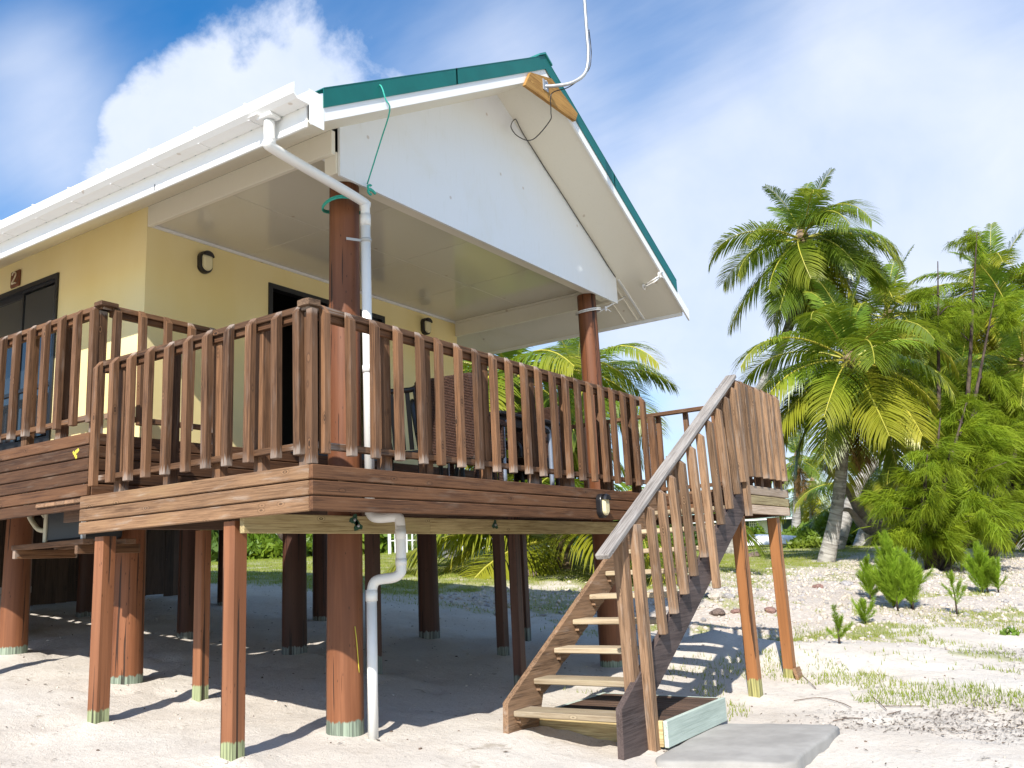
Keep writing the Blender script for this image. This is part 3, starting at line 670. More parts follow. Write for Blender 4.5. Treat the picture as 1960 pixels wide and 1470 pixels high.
# antenna pole with cable
an = thing('antenna_mast', 'bent galvanised antenna pole bolted to the gold board at the gable peak', 'antenna', (3.34, .06, 5.97))
tube('mast', [(3.35, .075, 5.965), (3.42, -.02, 5.97), (3.52, -.16, 6.0), (3.62, -.27, 6.12), (3.66, -.30, 6.35), (3.66, -.30, 6.6), (3.66, -.30, 7.6)], .019, 'galv', an, 10, sm=5)
block('mounting_plate', (3.30, .058, 5.91), (3.40, .067, 6.03), 'galv', an)
for z in (5.925, 6.015): tube('bolt', [(3.35, .06, z), (3.35, .045, z)], .009, 'galv', an, 6)
for k in range(3):
    bar('antenna_element', (3.66-.3+.05*k, -.30, 7.3+.12*k), (3.66+.3-.05*k, -.30, 7.3+.12*k), .012, .012, 'galv', an)
cable = [(3.665, -.325, 6.62), (3.69, -.32, 6.45), (3.66, -.33, 6.3), (3.64, -.29, 6.14), (3.54, -.12, 5.98), (3.45, .02, 5.93), (3.42, .05, 5.86), (3.46, .08, 5.72)]
Pk = cable + [tuple(at(1052, 232, 1, .14)), tuple(at(1020, 267, 1, .4)), tuple(at(993, 262, 1, .6)), tuple(at(978, 243, 1, .66)), tuple(at(986, 228, 1, .68)), (3.80, .69, zs(3.80)-.03), (3.92, .706, zs(3.92)-.02)] + [(x_, .708+.004*math.sin(x_*9), zs(x_)-.014-.008*abs(math.sin(x_*5))) for x_ in np.linspace(4.1, 5.97, 9)]
tag(tube('antenna_cable', Pk, .0055, 'black_plastic', None, 6, sm=6), 'thin black cable looping from the antenna pole down the right edge of the white gable', 'cable')
# ropes
rp = thing('teal_rope', 'thin teal rope hung over the green roof edge and knotted round the near round post', 'rope', (.98, .09, 5.0))
P = [at(745, 210, 1, .10), at(732, 182, 1, .10), at(729, 166, 1, .095)]
tube('rope_strand', [at(700, 170, 1, .30), at(724, 163, 1, .12), at(731, 168, 1, .075), at(738, 190, 1, .065), at(746, 212, 1, .09), at(728, 272, 1, .35), at(703, 352, 1, .66)], .006, 'teal_rope', rp, 6, sm=4)
ring = [(1.235+.175*math.cos(a), .90+.175*math.sin(a), 4.19+.02*math.sin(2*a)) for a in np.linspace(-1.2, 4.9, 24)]
tube('rope_loop', ring, .008, 'teal_rope', rp, 6); tube('rope_loop', [(x, y, z-.016) for x, y, z in ring], .008, 'teal_rope', rp, 6)
kp = at(704, 356, 1, .70)
tube('knot', [kp+Vector((.02*math.cos(a), -.02, .012*math.sin(a)-.006*a)) for a in np.linspace(0, 12, 22)], .011, 'teal_rope', rp, 6)
tube('rope_tail', [kp+Vector((0, -.02, -.03)), kp+Vector((.03, -.03, -.045)), kp+Vector((.06, -.03, -.06))], .012, 'teal_rope', rp, 6)
rw = thing('white_post_rope', 'white rope tied round the top of the far round post and knotted', 'rope', (5.5, .9, 4.2))
cxp = at(1126, 598, 1, .9)
for dz in (0, .02): tube('rope_loop', [(cxp.x+.155*math.cos(a), .9+.155*math.sin(a), cxp.z+dz+.03*math.cos(a+.3)) for a in np.linspace(0, 6.28, 26)], .009, 'white_rope', rw, 6)
e0 = Vector((cxp.x+.15, .84, cxp.z+.02))
tube('rope_strand', [e0, at(1158, 590, 1, .80), at(1172, 582, 1, .75), at(1202, 566, 1, .76)], .009, 'white_rope', rw, 6, sm=3)
k0 = at(1158, 590, 1, .79)
tube('knot', [k0+Vector((.018*math.cos(a), -.01, .02*math.sin(a)-.002*a)) for a in np.linspace(0, 11, 20)], .010, 'white_rope', rw, 6)
tube('rope_tail', [k0, k0+Vector((.06, -.02, -.015)), k0+Vector((.10, -.03, -.03))], .007, 'white_rope', rw, 6)
re_ = thing('white_eave_rope', 'short white rope knotted over the right end of the green roof edge', 'rope', tuple(at(1262, 530, 1, .09)))
tube('rope_strand', [at(1268, 520, 1, .12), at(1262, 523, 1, .07), at(1260, 532, 1, .07), at(1252, 540, 1, .09), at(1240, 547, 1, .25), at(1234, 549, 1, .4)], .010, 'white_rope', re_, 6, sm=4)
tube('rope_strand', [at(1271, 533, 1, .07), at(1262, 529, 1, .065), at(1250, 536, 1, .10), at(1236, 545, 1, .35)], .009, 'white_rope', re_, 6, sm=4)
k1 = at(1234, 549, 1, .40)
tube('knot', [k1+Vector((.03*math.cos(a), .01, .03*math.sin(a))) for a in np.linspace(0, 10, 18)], .014, 'white_rope', re_, 6)
k2 = at(1261, 527, 1, .07)
tube('knot', [k2+Vector((.03*math.cos(a), -.01, .03*math.sin(a))) for a in np.linspace(0, 10, 18)], .012, 'white_rope', re_, 6)

# ------------------------------------------------------------------ veranda deck
DZ = 1.81; DX = 5.05; XW = 6.50
D = thing('veranda_deck', 'raised brown timber veranda deck with three horizontal edge boards all round', 'deck', (0, 0, DZ))
def fascia3(a, b, ztop, n, out, mat, parent, h=.092, gap=.009, t=.035, mats=None):
    for k in range(n):
        z = ztop-h/2-k*(h+gap); m_ = mats[k % len(mats)] if mats else mat
        bar('edge_board', (a[0], a[1], z), (b[0], b[1], z), h, t, m_, parent, side=(0, 0, 1), bev=.006)
fascia3((0, .0175, 0), (DX, .0175, 0), DZ, 3, None, 'fascia_wood', D)
fascia3((.0175, .037, 0), (.0175, 2.585, 0), DZ, 3, None, 'fascia_wood_pale', D)
for k in range(3): block('end_block', (.0005, .0003, DZ-.092-k*.101), (.036, .0365, DZ-k*.101-.001), 'fascia_wood', D) if False else None
y = .045
while y < 3.2:
    bar('floor_board', (.04, y+.0675, DZ-.0205), (XW-.06, y+.0675, DZ-.0205), .135, .030, 'floor_wood', D, side=(0, 1, 0)); y += .142
for i in range(12):
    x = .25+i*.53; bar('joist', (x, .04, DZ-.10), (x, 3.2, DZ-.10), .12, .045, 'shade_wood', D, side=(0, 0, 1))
bar('front_bearer', (.06, .735, 1.485), (2.05, .735, 1.483), .135, .045, 'pine_beam', D, side=(0, 0, 1))
bar('front_bearer', (2.052, .735, 1.483), (5.62, .735, 1.488), .135, .045, 'pine_beam', D, side=(0, 0, 1))
bar('bearer', (.06, 2.45, 1.60), (XW-.1, 2.45, 1.60), .10, .045, 'shade_wood', D, side=(0, 0, 1))
for (x, z) in ((1.12, 1.52), (1.16, 1.475), (3.02, 1.50)):
    V = []; k = 11
    for i in range(k): a = 2*math.pi*i/k; rr = .045*(1+.35*math.sin(3*a+z*40)); V.append((x+rr*math.cos(a), .7105, z+rr*.9*math.sin(a)))
    link('green_paint_mark', mesh('green_paint_mark', V, [tuple(range(k-1, -1, -1))][0:1], 'green_spray'), D)
    tube('bolt', [(x, .712, z), (x, .700, z)], .012, 'galv', D, 8)
# right-hand wing and stair landing
LZ = DZ+.01
fascia3((DX+.005, -1.05+.0175, 0), (XW-.03, -1.05+.0175, 0), LZ, 3, None, 'fascia_wood_pale', D, mats=['landing_wood', 'pine_beam', 'landing_wood'])
fascia3((XW-.0175, -1.05, 0), (XW-.0175, 3.2, 0), LZ, 3, None, 'fascia_wood', D)
fascia3((DX+.02, -1.01, 0), (DX+.02, -.04, 0), LZ-.05, 2, None, 'fascia_wood', D)
y = -1.01
while y < -.08:
    bar('floor_board', (DX+.04, y+.0675, DZ-.0205), (XW-.06, y+.0675, DZ-.0205), .135, .030, 'floor_wood', D, side=(0, 1, 0)); y += .142
for x in (DX+.12, 5.8, 6.36): bar('joist', (x, -1.01, DZ-.10), (x, .03, DZ-.10), .12, .045, 'shade_wood', D, side=(0, 0, 1))
# upper walkway along the left wall and the front wall
UZ = 2.335
U = thing('upper_walkway', 'higher brown timber walkway with six edge boards along the yellow house wall', 'deck', (.1, 2.6, UZ))
fascia3((.0775, 2.60, 0), (.0775, 11.5, 0), UZ, 6, None, 'fascia_wood', U, h=.096, gap=.008)
fascia3((.10, 2.6175, 0), (DX+.8, 2.6175, 0), UZ, 5, None, 'fascia_wood', U, h=.096, gap=.008)
for i in range(4): bar('floor_board', (.10, 2.71+.142*i, UZ-.02), (DX+.8, 2.71+.142*i, UZ-.02), .135, .03, 'floor_wood', U, side=(0, 1, 0))
for i in range(6): bar('floor_board', (.17+.142*i, 3.28, UZ-.02), (.17+.142*i, 11.4, UZ-.02), .135, .03, 'floor_wood', U, side=(1, 0, 0))
for i in range(9): bar('joist', (.10, 3.4+i*.95, UZ-.10), (.95, 3.4+i*.95, UZ-.10), .12, .045, 'shade_wood', U, side=(0, 0, 1))
bar('bearer', (.5, 3.3, UZ-.24), (.5, 11.4, UZ-.24), .15, .07, 'shade_wood', U, side=(0, 0, 1))
for j_, (yc, zc, q_) in enumerate(((2.75, -.135, .018), (2.785, -.155, .024), (2.765, -.185, .014), (2.81, -.14, .010))):
    link('paint_blotch', mesh('paint_blotch', [(.0596-.0001*j_, yc+q_*(1+.4*math.sin(3*a_+j_))*math.cos(a_), UZ+zc+q_*(1+.4*math.sin(4*a_))*math.sin(a_)) for a_ in np.linspace(0, 5.7, 11)], [tuple(range(10, -1, -1))], 'yellow_string'), U)

# ------------------------------------------------------------------ railings
SB = Random_ = random.Random(3)
def slat(x, y, z0, z1, out, parent, mat='stained_wood', w=.060, t=.052, name='slat', lean=None):
    """vertical slat; `out` = outward horizontal unit vector; top slants down outwards"""
    o = Vector(out); s = Vector((0, 0, 1)).cross(o)
    ln = SB.uniform(-.012, .012) if lean is None else lean
    a = Vector((x, y, z0+SB.uniform(-.006, .006))) + s*ln; b = Vector((x, y, z1+SB.uniform(-.004, .004)))
    return bar(name, a, b, t, w, mat, parent, side=o, cut=.06, bev=.003)
RT = 2.895
FR = thing('front_railing', 'weathered brown timber railing of slanted-top slats along the front edge of the deck', 'railing', (0, .03, DZ), 'deck railings')
for x in [.14, .38, .63, .88, 1.13, 1.36, 1.61, 1.86, 2.1, 2.34, 2.58, 2.82, 3.07, 3.31, 3.54, 3.79, 4.03, 4.27, 4.52, 4.77, 5.01]:
    slat(x, .022, 1.885, RT, (0, -1, 0), FR)
bar('top_rail', (.02, .092, RT-.024), (DX, .092, RT-.024), .045, .092, 'stained_wood', FR, side=(0, 0, 1))
bar('top_rail', (.06, .092, RT-.070), (DX, .092, RT-.070), .045, .045, 'fascia_wood', FR, side=(0, 0, 1))
bar('bottom_rail', (.05, .068, 1.945), (DX, .068, 1.945), .045, .045, 'stained_wood', FR, side=(0, 0, 1))
for x in (.085, .83, 1.30, 2.08, 2.82, 3.46, 4.20, 4.93):
    bar('railing_post', (x, .13, DZ+.001), (x, .13, RT-.05), .075, .085, 'stained_wood', FR, side=(1, 0, 0))
bar('corner_board', (.035, .035, DZ+.004), (.035, .035, RT-.05), .06, .05, 'stained_wood', FR, side=(1, 0, 0))
V = []
ck = [(-.02, .0), (.10, -.012), (.13, .02), (.13, .13), (-.015, .14), (-.03, .05)]
prism('corner_cap', [(x*.8, y*.8+.01) for x, y in ck], 2, RT-.03, RT+.012, 'stair_wood', FR)
LR = thing('left_railing', 'weathered brown timber railing of slats on the short left edge of the deck', 'railing', (.03, 1.3, DZ), 'deck railings')
for y in [2.42, 2.2, 1.97, 1.74, 1.5, 1.28, 1.06, .82, .59, .33, .12]: slat(.022, y+.03, 1.885, RT, (-1, 0, 0), LR)
bar('top_rail', (.092, .10, RT-.024), (.092, 2.46, RT-.024), .045, .092, 'stained_wood', LR, side=(0, 0, 1))
bar('top_rail', (.092, .15, RT-.070), (.092, 2.46, RT-.070), .045, .045, 'fascia_wood', LR, side=(0, 0, 1))
bar('bottom_rail', (.068, .13, 1.945), (.068, 2.46, 1.945), .045, .045, 'stained_wood', LR, side=(0, 0, 1))
for y in (.62, 1.06, 1.62, 2.24): bar('railing_post', (.13, y, DZ+.001), (.13, y, RT-.05), .085, .075, 'stained_wood', LR, side=(0, 1, 0))
UR = thing('walkway_railing', 'upper brown timber railing along the raised walkway beside the yellow wall', 'railing', (.1, 3.5, UZ), 'deck railings')
UT = 3.43
y = 2.66
while y < 11: slat(.095, y, UZ+.09, UT, (-1, 0, 0), UR); y += .243
bar('top_rail', (.165, 2.60, UT-.024), (.165, 11, UT-.024), .045, .092, 'stained_wood', UR, side=(0, 0, 1))
bar('top_rail', (.165, 2.66, UT-.070), (.165, 11, UT-.070), .045, .045, 'fascia_wood', UR, side=(0, 0, 1))
bar('bottom_rail', (.14, 2.64, UZ+.145), (.14, 11, UZ+.145), .045, .045, 'stained_wood', UR, side=(0, 0, 1))
for y in (3.25, 3.80, 4.9, 6.2, 7.5): bar('railing_post', (.205, y, UZ+.001), (.205, y, UT-.05), .085, .075, 'stained_wood', UR, side=(0, 1, 0))
RR = thing('walkway_end_railing', 'short brown timber railing closing the near end of the raised walkway', 'railing', (.7, 2.6, UZ), 'deck railings')
for x in (.24, .48, .73, .98, 1.22): slat(x, 2.56, UZ+.09, UT, (0, -1, 0), RR)
bar('top_rail', (.13, 2.63, UT-.024), (1.33, 2.63, UT-.024), .045, .092, 'stained_wood', RR, side=(0, 0, 1))
bar('top_rail', (.22, 2.63, UT-.070), (1.33, 2.63, UT-.070), .045, .045, 'fascia_wood', RR, side=(0, 0, 1))
bar('bottom_rail', (.20, 2.606, UZ+.145), (1.33, 2.606, UZ+.145), .045, .045, 'stained_wood', RR, side=(0, 0, 1))
block('corner_cap', (.08, 2.54, UT-.03), (.24, 2.65, UT+.008), 'stained_wood', RR)
for x in (.16, 1.29): bar('railing_post', (x, 2.67, UZ+.001), (x, 2.67, UT-.05), .085, .075, 'stained_wood', RR, side=(1, 0, 0))
# landing rail
LN = thing('landing_railing', 'brown timber railing of close slats on the stair landing', 'railing', (5.8, -1.05, DZ), 'deck railings')
LT = 2.93
for i, x in enumerate([5.02, 5.25, 5.47, 5.71, 5.92, 6.14, 6.35]):
    slat(x-.02, -1.072, DZ-.32 if i == 0 else DZ+.10, LT, (0, -1, 0), LN, mat='stair_wood', w=.078 if i else .09)
bar('top_rail', (4.93, -1.005, LT-.024), (XW, -1.005, LT-.024), .045, .085, 'stained_wood', LN, side=(0, 0, 1))
bar('bottom_rail', (5.0, -1.028, DZ+.15), (XW, -1.028, DZ+.15), .045, .045, 'stained_wood', LN, side=(0, 0, 1))
for x in (5.10, 5.75, 6.42): bar('railing_post', (x, -.96, DZ+.001), (x, -.96, LT-.05), .075, .085, 'stained_wood', LN, side=(1, 0, 0))
SR = thing('wing_railing', 'brown timber railing on the far right edge of the deck seen behind the stair handrail', 'railing', (XW, 1.5, DZ), 'deck railings')
y = -.98
while y < 3.1: slat(XW-.018, y, 1.9, LT, (1, 0, 0), SR); y += .37
bar('top_rail', (XW-.09, -.95, LT-.024), (XW-.09, 3.2, LT-.024), .045, .092, 'stained_wood', SR, side=(0, 0, 1))
bar('bottom_rail', (XW-.068, -.95, 1.96), (XW-.068, 3.2, 1.96), .045, .045, 'stained_wood', SR, side=(0, 0, 1))
for y in (-.85, .55, 1.9, 3.1): bar('railing_post', (XW-.13, y, DZ+.001), (XW-.13, y, LT-.05), .085, .075, 'stained_wood', SR, side=(0, 1, 0))

# ------------------------------------------------------------------ staircase
ST = thing('staircase', 'steep open timber staircase with grey handrail climbing from the sand to the landing', 'stairs', (3.4, -.5, 0))
def zstr(x): return .075+.588*(x-1.98)
def stringer(y0, y1, mat, x0=1.98, x1=5.04, dep=.30):
    prism('stringer', [(x0, zstr(x0)), (x0-.02, -.32), (x0+.36, -.32), (x0+.52, zstr(x0+.52)-dep), (x1, zstr(x1)-dep), (x1, zstr(x1))], 1, y0, y1, mat, ST)
stringer(-.062, -.012, 'stair_wood'); stringer(-1.045, -.995, 'dark_stringer')
treads = [(2.04, .01), (2.35, .212), (2.69, .417), (3.03, .625), (3.36, .822), (3.70, 1.02), (4.03, 1.215), (4.36, 1.41), (4.69, 1.605)]
for i, (x, z) in enumerate(treads):
    bar('tread', (x+.125, -.993, z-.022), (x+.125, -.064, z-.022), .25, .044, 'tread_wood', ST, side=(1, 0, 0), bev=.007)
    for y in (-.075, -.982):
        prism('tread_cleat', [(x+.03, z-.045), (x+.24, z-.045), (x+.24, z-.075), (x+.13, z-.125), (x+.09, z-.125)], 1, y-.012, y+.012, 'stair_wood', ST)
        bar('cleat_rung', (x+.055, y-.022, z-.085), (x+.055, y+.022, z-.085), .03, .012, 'stair_wood', ST, side=(0, 0, 1))
hr0, hr1 = Vector((1.86, -1.03, 1.145)), Vector((4.99, -1.03, 2.955))
bar('handrail', hr0, hr1, .115, .045, 'grey_wood', ST, side=(0, 1, 0), bev=.008)
def zh(x): return hr0.z+(hr1.z-hr0.z)*(x-hr0.x)/(hr1.x-hr0.x)
bar('handrail_support', (hr0.x+.3, -1.03, zh(hr0.x+.3)-.055), (hr1.x-.06, -1.03, zh(hr1.x-.06)-.055), .045, .045, 'stair_wood', ST, side=(0, 1, 0))
bar('newel_post', (2.31, -.985, -.45), (2.25, -.985, zh(2.25)-.03), .10, .09, 'stair_wood', ST, side=(1, 0, 0))
bar('newel_post', (2.40, -1.075, -.42), (2.345, -1.075, zh(2.34)-.04), .085, .07, 'stair_wood', ST, side=(1, 0, 0))
bar('railing_post', (3.42, -.965, zstr(3.42)-.05), (3.40, -.965, zh(3.40)-.03), .075, .07, 'stair_wood', ST, side=(1, 0, 0))
bar('railing_post', (4.80, -.965, zstr(4.8)-.05), (4.80, -.965, zh(4.80)-.03), .075, .07, 'stair_wood', ST, side=(1, 0, 0))
xs = [2.62, 2.86, 3.10, 3.34, 3.60, 3.84, 4.10, 4.36, 4.62, 4.84]
for i, x in enumerate(xs):
    zb = zstr(x+.08)+.03 - (.42 if i == 5 else 0)
    o = Vector((0, -1, 0)); a = Vector((x+.085+SB.uniform(-.01, .01), -1.078, zb)); b = Vector((x, -1.078, zh(x)-.035))
    bar('baluster', a, b, .066, .066, 'stair_wood', ST, side=(0, -1, 0), cut=.045, bev=.006)

pf = thing('low_platform', 'low pale green timber platform on the sand under the foot of the stairs', 'platform', (3.1, -.6, -.2))
def bl(name, a, b, w, t, mat, side=(0, 0, 1)): return bar(name, a, b, w, t, mat, pf, side=side)
bl('side_board', (2.42, -1.165, -.165), (3.62, -1.165, -.165), .19, .035, 'green_timber')
bl('side_board', (2.42, -.02, -.165), (3.62, -.02, -.165), .19, .035, 'green_timber')
bl('end_board', (3.60, -1.14, -.165), (3.60, -.05, -.165), .185, .035, 'green_timber')
bl('end_board', (2.44, -1.14, -.165), (2.44, -.05, -.165), .185, .035, 'pine_beam')
for i in range(12): bl('slat', (2.47+.094*i+.03, -1.14, -.082), (2.47+.094*i+.03, -.04, -.082), .08, .022, 'shade_wood', side=(1, 0, 0))
sb = thing('concrete_slab', 'rough grey concrete slab lying on the sand beside the stair foot', 'slab', (3.2, -1.6, -.33))
def slabmesh():
    import bmesh
    bm = bmesh.new(); rings = []; n = 44
    def rad(a): return (1-.04*math.sin(a*2+.5)+.018*math.sin(a*5+1)+.012*math.sin(a*13))/max(abs(math.cos(a)), abs(math.sin(a)), .74)*.93
    for (sc, z) in ((0.02, -.262), (.35, -.262), (.65, -.262), (.95, -.263), (.985, -.268), (1.0, -.285), (1.0, -.52)):
        ring = []
        for k in range(n):
            a = 2*math.pi*k/n; q = rad(a)*sc; x = 2.90+.82*q*math.cos(a)-.10*q*math.sin(a); y = -1.64+.50*q*math.sin(a)+.05*q*math.cos(a)
            ring.append(bm.verts.new((x, y, z+.004*(fbm(np.array([x*9]), np.array([y*9]), 3)[0]-.43)*(sc < .99))))
        rings.append(ring)
    bm.faces.new(rings[0])
    for i in range(len(rings)-1):
        for k in range(n): bm.faces.new((rings[i][k], rings[i+1][k], rings[i+1][(k+1) % n], rings[i][(k+1) % n]))
    for f in bm.faces: f.smooth = True
    me = bpy.data.meshes.new('slab'); bm.to_mesh(me); me.materials.append(MT['concrete']); return me
sb_o = link('slab_body', slabmesh(), sb)

# ------------------------------------------------------------------ posts
def log(label, x, y, ztop, r, mat, top=None, rb=None, foot=.16):
    zb = G1(x, y)
    tx, ty = (top or (x, y)); rb = rb or r*1.06; n = 26; m = 14; V = []; Fc = []; rr = random.Random(int(x*100+y*10))
    ph = [rr.uniform(0, 6.28) for _ in range(4)]; z0 = zb-.25
    for i in range(m+1):
        t = i/m; z = z0+(ztop-z0)*t; cxx = x+(tx-x)*t; cyy = y+(ty-y)*t
        for k in range(n):
            a = 2*math.pi*k/n; q = rb+(r-rb)*t; q *= 1+.012*math.sin(2*a+ph[0]+t*2)+.008*math.sin(5*a+ph[1])+.006*math.sin(t*14+ph[2]+a)
            V.append((cxx-x+q*math.cos(a), cyy-y+q*math.sin(a), z-zb))
    for i in range(m):
        for k in range(n): Fc.append((i*n+k, i*n+(k+1) % n, (i+1)*n+(k+1) % n, (i+1)*n+k))
    Fc.append(tuple(m*n+k for k in range(n)))
    return tag(link('round_post', mesh('round_post', V, Fc, mat, True), None, Matrix.Translation((x, y, zb))), label, 'post', 'round timber posts')
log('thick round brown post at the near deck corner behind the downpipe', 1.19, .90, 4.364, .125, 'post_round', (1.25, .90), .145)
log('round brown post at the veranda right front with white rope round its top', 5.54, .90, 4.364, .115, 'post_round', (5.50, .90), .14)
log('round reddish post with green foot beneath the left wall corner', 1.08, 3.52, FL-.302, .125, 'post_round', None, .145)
log('round dark post in the middle row under the house', 3.18, 3.6, FL-.302, .125, 'post_round_shaded', None, .14)
log('round dark post under the right front wall, behind the downpipe jog', 5.3, 3.4, FL-.302, .125, 'post_round_shaded', None, .14)
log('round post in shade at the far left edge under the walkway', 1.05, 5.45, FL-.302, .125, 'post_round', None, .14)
log('slim dark round post in the third row under the house', 3.2, 5.5, FL-.302, .12, 'post_round_shaded')
log('dark round post in the third row, far right under the house', 5.45, 5.5, FL-.302, .12, 'post_round_shaded')
log('dark round post deep in the fourth row at left', 1.05, 7.6, FL-.302, .12, 'post_round_shaded')
log('dark round post deep in the fourth row, middle', 3.2, 7.7, FL-.302, .12, 'post_round_shaded')
log('dark round post deep in the fourth row at right', 5.45, 7.6, FL-.302, .12, 'post_round_shaded')
log('dark round post in the last row at right', 5.45, 10.2, FL-.302, .12, 'post_round_shaded')
log('dark round post in the last row, middle', 3.2, 10.2, FL-.302, .12, 'post_round_shaded')
def sqpost(label, x, y, ztop, w, mat, top=None, foot=True):
    zb = G1(x, y); tx, ty = top or (x, y); n = 8; V = []; Fc = []; b = .006
    P = [(-w/2+b, -w/2), (w/2-b, -w/2), (w/2, -w/2+b), (w/2, w/2-b), (w/2-b, w/2), (-w/2+b, w/2), (-w/2, w/2-b), (-w/2, -w/2+b)]
    for i in range(n+1):
        t = i/n; z = -.25+(ztop-zb+.25)*t
        for p in P: V.append((p[0]+(tx-x)*t, p[1]+(ty-y)*t, z))
    for i in range(n):
        for k in range(8): Fc.append((i*8+k, i*8+(k+1) % 8, (i+1)*8+(k+1) % 8, (i+1)*8+k))
    Fc.append(tuple(n*8+k for k in range(8)))
    return tag(link('square_post', mesh('square_post', V, Fc, mat), None, Matrix.Translation((x, y, zb))), label, 'post', 'square timber posts')
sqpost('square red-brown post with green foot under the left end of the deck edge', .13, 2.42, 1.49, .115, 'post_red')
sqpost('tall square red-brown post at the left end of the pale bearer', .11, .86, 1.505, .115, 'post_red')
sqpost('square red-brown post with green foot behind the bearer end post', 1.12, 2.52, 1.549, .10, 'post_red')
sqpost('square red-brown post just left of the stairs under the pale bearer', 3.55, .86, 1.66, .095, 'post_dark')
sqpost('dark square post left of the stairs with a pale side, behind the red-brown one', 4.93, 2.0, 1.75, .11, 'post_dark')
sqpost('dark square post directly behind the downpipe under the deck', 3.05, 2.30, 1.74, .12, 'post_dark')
sqpost('square dark post below the far right of the deck', 6.2, 2.5, 1.549, .10, 'post_dark')
sqpost('orange-brown square post under the near side of the stair landing', 5.02, -.955, 1.50, .115, 'post_orange', (4.98, -.955))
sqpost('orange-brown square post under the far side of the stair landing', 6.17, -.955, 1.50, .115, 'post_orange', (6.13, -.955))
sqpost('square post at the left picture edge under the raised walkway', .16, 4.62, 1.80, .115, 'post_red')
sqpost('second square post under the raised walkway, further left', .16, 6.4, 1.80, .115, 'post_red')
fb = thing('post_base_board', 'short pale board at the foot of the far landing post', 'board', (6.17, -1.1, G1(6.17, -1.1)))
zf = G1(6.15, -1.1)
bar('board', (6.06, -1.045, zf+.045), (6.24, -1.045, zf+.045), .13, .035, 'fascia_wood_pale', fb, side=(0, .25, 1))
tag(tube('yellow_string', [(1.16, .755, .72), (1.175, .752, .6), (1.19, .75, .42), (1.195, .75, .38)], .004, 'yellow_string', None, 5), 'thin yellow string hanging on the thick round post', 'string')

# ------------------------------------------------------------------ under the house
SC = thing('underfloor_screen', 'dark vertical board screen closing off the space deep under the house', 'screen wall', (1.0, 8.6, .8))
for i in range(40):
    x = -.6+i*.165
    if x > 5.6: break
    zb = G1(x, 8.9)+(.04 if i not in (3, 4, 8, 9, 14) else .16)
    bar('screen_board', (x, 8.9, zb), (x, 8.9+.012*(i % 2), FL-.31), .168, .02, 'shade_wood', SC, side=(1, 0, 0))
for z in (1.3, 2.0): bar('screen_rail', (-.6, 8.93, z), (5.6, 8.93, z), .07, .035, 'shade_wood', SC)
ac = thing('outdoor_unit', 'dark grey air conditioner box on a timber shelf under the raised walkway', 'air conditioner', (.55, 3.6, 1.5))
a1 = Vector((.42, 3.22, 1.52)); a2 = Vector((.80, 3.80, 2.02))
block('casing', a1, a2, 'ac_panel', ac, bev=.015)
block('side_trim', (.405, 3.205, 1.515), (.44, 3.235, 2.02), 'white_paint', ac); block('side_trim', (.405, 3.785, 1.515), (.43, 3.83, 2.02), 'ac_edge', ac)
tube('hose', [(.44, 3.86, 1.62), (.44, 4.0, 1.66), (.42, 4.14, 1.82), (.42, 4.2, 2.02)], .022, 'ac_edge', ac, 8, sm=5)
tube('hose', [(.50, 3.86, 1.72), (.50, 3.98, 1.76), (.48, 4.05, 1.86), (.48, 4.08, 2.0)], .018, 'ac_edge', ac, 8, sm=5)
sf = thing('unit_shelf', 'timber shelf on brackets carrying the air conditioner', 'shelf', (.55, 3.7, 1.45))
bar('shelf_board', (.40, 3.1, 1.49), (.40, 4.25, 1.49), .045, .10, 'stained_wood', sf); bar('shelf_board', (.80, 3.1, 1.49), (.80, 4.25, 1.49), .045, .10, 'stained_wood', sf)
bar('shelf_bracket', (.35, 4.2, 1.43), (.95, 4.2, 1.43), .08, .04, 'stained_wood', sf); bar('shelf_bracket', (.35, 3.2, 1.43), (.95, 3.2, 1.43), .08, .04, 'stained_wood', sf)
for i, (x, y) in enumerate([(.9, 6.4), (1.02, 6.4), (2.0, 8.0)]):
    tag(tube('waste_pipe', [(x, y, 2.15), (x, y, 1.2), (x-.02, y, G1(x, y)-.05)], .03, 'pvc_grey' if i < 2 else 'rust', None, 8), ['thin grey pipe dropping to the sand under the house at left', 'thin grey pipe beside its twin under the house', 'rusty pipe in front of the dark board screen'][i], 'pipe')
bs = thing('block_stack', 'stack of pale grey blocks and boards in the dark under the house', 'stack', (1.6, 6.9, G1(1.6, 6.9)))
for i in range(6):
    z = G1(1.6, 6.9)+.02+.09*i; block('concrete_block', (1.42+.02*(i % 2), 6.7, z), (1.86+.015*(i % 3), 7.1, z+.082), 'block_grey', bs)
bar('conduit', (1.15, 4.9, 2.02), (4.5, 4.9, 2.06), .05, .05, 'pvc_grey', thing('drain_line', 'pale drain pipe slung beneath the house floor', 'pipe', (1.1, 4.9, 2.0)))

# ------------------------------------------------------------------ deck furniture
def chair_wicker(label, x, y, rz):
    t = thing('wicker_chair', label, 'chair', (x, y, DZ)); base = Matrix.Translation((x, y, DZ)) @ Matrix.Rotation(rz, 4, 'Z')
    def bb(name, lo, hi, mat, tilt=0):
        lo = Vector(lo); hi = Vector(hi); c = (lo+hi)/2; d = hi-lo; me = boxmesh(d.x, d.y, d.z, mat, .02)
        return link(name, me, t, base @ Matrix.Translation((lo.x, c.y, c.z)) @ Matrix.Rotation(tilt, 4, 'Y'))
    bb('seat', (0, -.30, .32), (.56, .30, .44), 'wicker'); bb('backrest', (-.05, -.31, .25), (.03, .31, 1.04), 'wicker', -.05)
    for s in (-1, 1):
        bb('armrest', (.0, s*.31-.03, .60), (.54, s*.31+.03, .66), 'wicker'); bb('arm_panel', (.44, s*.31-.025, .3), (.50, s*.31+.025, .6), 'wicker')
        for xx in (.02, .5): bb('leg', (xx, s*.27-.02, 0), (xx+.04, s*.27+.02, .33), 'wicker')
    return t
